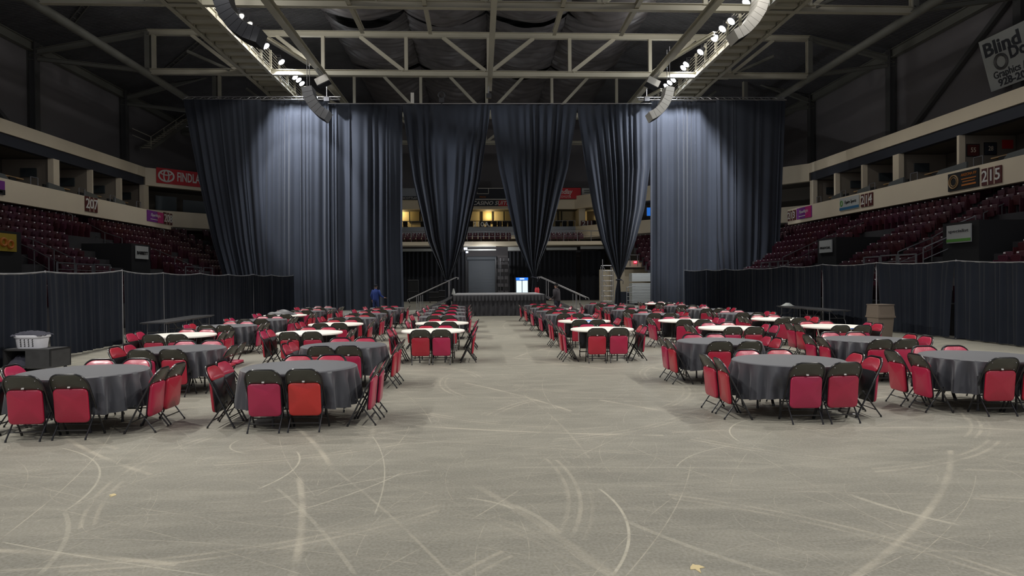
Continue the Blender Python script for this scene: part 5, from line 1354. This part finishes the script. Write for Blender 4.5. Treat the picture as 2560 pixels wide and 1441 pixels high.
def portal(side, lb, x0, x1, y0, y1, row, bg, items):
    s = -1 if side == 'left' else 1; X = s*(X0+PITCH_*row)
    a = W(x0, (y0+y1)/2, X=X); b = W(x1, (y0+y1)/2, X=X); w = abs(b.y-a.y); h = abs(W((x0+x1)/2, y0, X=X).z-W((x0+x1)/2, y1, X=X).z); c = (a+b)/2
    sign('portal_banner', lb, c, (0, 1, 0) if side == 'left' else (0, -1, 0), w, h, bg, items(w, h), cat='banner')
    m = MB(); z1 = c.z+h/2+.1; m.bx(X+s*.05, X+s*2.6, c.y-w*.75, c.y+w*.75, Z0, z1)
    tag(m.build('portal_wall', M['black'], None), f'dark concrete portal behind the {lb}'.replace('behind the ', 'behind ', 1), 'portal')
portal('left', 'yellow floral banner at left edge of view', -30, 40, 583, 628, 3.0, M['yellow'], lambda w, h: [('ring', 0, 0, w*.1, h*.2, .05, M['orange']), ('ring', w*.25, -h*.1, w*.1, h*.2, .05, M['orange'])])
portal('left', 'small white banner with black lettering in left stand', 339, 370, 616, 648, 3.2, M['signwhite'], lambda w, h: [('BARRETT', .0, -h*.05, h*.34, w*.86, M['black'], 0, .01)])
portal('right', 'small white banner with dark lettering in right stand', 2049, 2080, 601, 632, 3.2, M['signwhite'], lambda w, h: [('FINANCIAL', 0, -h*.12, h*.26, w*.84, M['black'])])
portal('right', 'wide white banner with green stripe in right stand', 2368, 2428, 562, 607, 3.0, M['signwhite'], lambda w, h: [('box', 0, -h*.36, w, h*.16, M['green']), ('specialist', 0, h*.15, h*.24, w*.84, M['greymetal'])])
for side, xs in (('left', ((143, 188, 658), (190, 231, 661), (236, 275, 662), (464, 504, 668), (509, 531, 670))), ('right', ((1903, 1923, 657), (1925, 1944, 655), (1946, 1970, 653), (2160, 2199, 643), (2202, 2242, 639), (2246, 2290, 637)))):
    for k, (x0, x1, yt) in enumerate(xs):
        X = -15.75 if side == 'left' else 15.75
        a = W(x0, yt, X=X); b = W(x1, yt, X=X); m = MB(); zt = (a.z+b.z)/2
        m.beam((X, a.y, zt), (X, b.y, zt), .05, .05)
        for y in (a.y, b.y): m.beam((X, y, Z0), (X, y, zt), .05, .05, (0, 1, 0))
        for q in range(3): m.tube([(X, a.y, zt-.25-.2*q), (X, b.y, zt-.25-.2*q)], .012, 5)
        tag(m.build('gate_frame', M['galv'], None), f'metal rail frame above the {side} drape line, {ordn(k)} from the left', 'railing', f'rail frames above the {side} drape')

# ------------------------------------------------------------------ people
def skin_mesh(name, nodes, edges, m, parent, sub=1):
    me = bpy.data.meshes.new(name); me.from_pydata([n[0] for n in nodes], edges, []); o = bpy.data.objects.new(name, me); COL.objects.link(o)
    md = o.modifiers.new('s', 'SKIN'); md.use_smooth_shade = True
    for i, n in enumerate(nodes):
        r = n[1]; o.data.skin_vertices[0].data[i].radius = r if isinstance(r, tuple) else (r, r)
    o.data.skin_vertices[0].data[0].use_root = True
    if sub: s = o.modifiers.new('d', 'SUBSURF'); s.levels = sub; s.render_levels = sub
    dg = bpy.context.evaluated_depsgraph_get(); nm = bpy.data.meshes.new_from_object(o.evaluated_get(dg))
    bpy.data.objects.remove(o); nm.materials.clear(); nm.materials.append(m); nm.name = name
    for p in nm.polygons: p.use_smooth = True
    q = bpy.data.objects.new(name, nm); COL.objects.link(q); q.parent = parent; return q
def person(label, loc, rz, H, top_m, leg_m, hat_m, lArm, rArm, lean=0.0, stride=.1, stout=1.0, hood=False):
    """faces +Y before rotation; arms given as (elbow, wrist, finger dir) for left(-x) and right(+x)"""
    r = thing('person', label, 'person', loc, rz); k = H/1.78; S = lambda *v: tuple(c*k for c in v)
    hip, ch, nk, hd = (0, 0, .95), (0, lean*.5, 1.30), (0, lean*.9, 1.50), (0, lean, 1.64)
    nodes = [(S(*hip), (.13*k*stout, .11*k*stout)), (S(0, lean*.2, 1.12), (.13*k*stout, .105*k*stout)), (S(*ch), (.15*k*stout, .11*k*stout)), (S(*nk), .055*k), (S(hd[0], hd[1]+.01, hd[2]-.03), (.07*k, .08*k)), (S(hd[0], hd[1]-.005, hd[2]+.06), (.074*k, .09*k)), (S(hd[0], hd[1]-.01, hd[2]+.11), (.045*k, .055*k))]
    edges = [(0, 1), (1, 2), (2, 3), (3, 4), (4, 5), (5, 6)]
    def chain(st, pts):
        p = st
        for q in pts: nodes.append(q); edges.append((p, len(nodes)-1)); p = len(nodes)-1
        return p
    arms = {}
    for s, (el, wr, fd) in ((-1, lArm), (1, rArm)):
        sh = (s*.19, lean*.8, 1.42)
        e = chain(2, [(S(*sh), .058*k), (S(*el), .042*k), (S(*wr), .027*k)])
        f = Vector(fd).normalized(); wv = Vector(wr); up = Vector((0, 0, 1)); side = f.cross(up)
        if side.length < .2: side = Vector((s, 0, 0))
        side.normalize(); pal = wv+f*.06
        nodes.append((S(*pal), (.034*k, .018*k))); edges.append((e, len(nodes)-1)); pi_ = len(nodes)-1
        for j, (o, ln) in enumerate(((-.027, .075), (-.009, .085), (.009, .08), (.026, .062))):
            b = pal+side*o+f*.035; c1 = b+f*ln*.5-up*.006; c2 = b+f*ln*.9-up*.022
            chain(pi_, [(S(*b), .0085*k), (S(*c1), .008*k), (S(*c2), .0065*k)])
        b = wv+f*.03-side*s*.03; chain(pi_, [(S(*(b-side*s*.008)), .010*k), (S(*(b-side*s*.02+f*.03)), .0085*k), (S(*(b-side*s*.024+f*.055)), .0075*k)])
        arms[s] = (sh, el, wr)
    feet = {}
    for s in (-1, 1):
        kn = (s*.11, s*stride*.4+.02, .50); an = (s*.11, s*stride, .085)
        e = chain(0, [(S(s*.095, 0, .86), .09*k*stout), (S(*kn), .058*k), (S(*an), .038*k), (S(s*.115, s*stride+.13, .035), (.035*k, .028*k))]); feet[s] = (kn, an)
    skin_mesh('body', nodes, edges, M['skin'], r)
    # clothes: lofted shells over the body
    def loft(mb, rings, n=22):
        vs = []
        for (cx, cy, z, rx, ry) in rings: vs += [Vector(((cx+rx*cos(2*pi*q/n))*k, (cy+ry*sin(2*pi*q/n))*k, z*k)) for q in range(n)]
        mb.add(vs, [(i*n+q, i*n+(q+1) % n, (i+1)*n+(q+1) % n, (i+1)*n+q) for i in range(len(rings)-1) for q in range(n)]+[tuple(range(n))[::-1], tuple((len(rings)-1)*n+q for q in range(n))])
    w = stout; m = MB()
    loft(m, [(0, 0, .855, .150*w, .125*w), (0, 0, .86, .168*w, .140*w), (0, 0, .93, .176*w, .146*w), (0, lean*.1, 1.04, .172*w, .142*w), (0, lean*.3, 1.18, .182*w, .145*w), (0, lean*.5, 1.32, .198*w, .145*w),
             (0, lean*.65, 1.40, .195*w, .125*w), (0, lean*.8, 1.455, .140*w, .100*w), (0, lean*.9, 1.49, .085, .085), (0, lean*.95, 1.535, .068, .072)])
    for s in (-1, 1):
        sh, el, wr = arms[s]; P = [Vector(v)*k for v in (sh, el, wr)]; cuff = P[1]+(P[2]-P[1])*.9; inn = Vector((s*.10, lean*.7, 1.37))*k
        pts = [inn, P[0], P[0]+(P[1]-P[0])*.5, P[1], P[1]+(cuff-P[1])*.5, cuff]
        m.tube(pts, [.070*k*w, .078*k*w, .066*k*w, .060*k, .050*k, .042*k], 14)
    if hood:
        m.grid(14, 8, lambda u, v: Vector(((.085+.045*sin(pi*v))*cos(pi+pi*u)*1.05, lean*.9+(.080+.06*sin(pi*v))*sin(pi+pi*u)-.005, 1.43+.12*v-.03*sin(pi*v)))*k)
    m.build('top', top_m, r, 'all')
    m = MB(); loft(m, [(0, 0, .80, .13*w, .11*w), (0, 0, .84, .160*w, .130*w), (0, 0, .92, .166*w, .136*w), (0, 0, 1.02, .155*w, .126*w)])
    for s in (-1, 1):
        kn, an = feet[s]; P = [Vector((s*.085, 0, .90)), Vector((s*.098, 0, .76)), Vector(kn), (Vector(kn)+Vector(an))/2, Vector((an[0], an[1], an[2]+.0))]
        m.tube([q*k for q in P], [.10*k*w, .096*k*w, .074*k, .066*k, .062*k], 14)
    m.build('trousers', leg_m, r, 'all')
    for s in (-1, 1):
        kn, an = feet[s]; skin_mesh('shoe', [(S(an[0], an[1]-.03, .05), (.045*k, .04*k)), (S(an[0], an[1]+.08, .045), (.048*k, .036*k)), (S(an[0], an[1]+.17, .035), (.04*k, .026*k))], [(0, 1), (1, 2)], M['shoe'], r)
    hz = hd[2]
    m = MB(); m.lathe([(.092*k, (hz+.035)*k), (.098*k, (hz+.07)*k), (.088*k, (hz+.12)*k), (.05*k, (hz+.15)*k), (.005, (hz+.158)*k)], (0, (lean-.008)*k, 0), 20, sy=1.12)
    cp = m.build('cap', hat_m, r, 'all')
    m = MB(); m.grid(8, 4, lambda u, v: Vector((.085*k*cos(pi*u), (lean+.07)*k+v*.085*k*sin(pi*u)**.5 if 0 < u < 1 else (lean+.07)*k, (hz+.062)*k-.012*v*k))); m.build('cap_brim', hat_m, cp)
    m = MB(); m.lathe([(.080*k, (hz-.03)*k), (.086*k, (hz+.02)*k), (.090*k, (hz+.05)*k)], (0, (lean-.016)*k, 0), 18, sy=1.05, cap=False)
    m.f = [f for f in m.f if sum(m.v[i][1] for i in f)/4 < (lean+.01)*k]; m.mi = [0]*len(m.f); m.build('hair', M['hair'], r, 'all')
    m = MB(); m.lathe([(.004, -.006), (.016*k, .0), (.012*k, .03*k), (.004, .045*k)], (0, (lean+.088)*k, (hz-.035)*k), 8, sy=1.3); m.build('nose', M['skin'], r, 'all')
    for s in (-1, 1):
        m = MB(); m.lathe([(.002, -.009*k), (.010*k, 0), (.002, .009*k)], (s*.032*k, (lean+.083)*k, (hz+.015)*k), 10); m.build('eye', M['black'], r, 'all')
        m = MB(); m.lathe([(.002, -.03*k), (.012*k, -.01*k), (.015*k, .015*k), (.002, .03*k)], (s*.088*k, lean*k, (hz+.0)*k), 8, sy=1.4); m.build('ear', M['skin'], r, 'all')
    m = MB(); m.box((0, (lean+.088)*k, (hz-.055)*k), (.045*k, .01, .008)); m.build('mouth', M['maroon'], r)
    return r
p = W(940, 789, Z=0)
person('person in blue sweatshirt and jeans walking away, right arm held out', p, -.35, 1.80, M['bluetop'], M['jeans'], M['cap'],
       ((-.27, -.03, 1.14), (-.25, .05, .90), (0, .2, -1)), ((.30, .02, 1.14), (.42, .20, 1.02), (.8, .6, -.1)), stride=.08, stout=1.08)
p = W(1393, 796, Z=0)
person('person in dark grey hoodie and black cap standing by the stage stairs', p, .95, 1.80, M['hoodie'], M['trousers'], M['black'],
       ((-.26, .02, 1.13), (-.22, .20, 1.00), (.2, .9, -.3)), ((.26, .02, 1.13), (.22, .20, 1.00), (-.2, .9, -.3)), lean=.05, stride=.03, stout=1.18, hood=True)
p = W(1011, 748, Z=0)
person('person in tan shirt half hidden behind the curtain edge, far back', (p.x, 62, 0), 2.2, 1.72, M['tanshirt'], M['concrete'], M['signwhite'],
       ((-.26, -.03, 1.13), (-.24, .1, .92), (0, .3, -1)), ((.26, .02, 1.13), (.24, .15, .95), (0, .4, -1)))
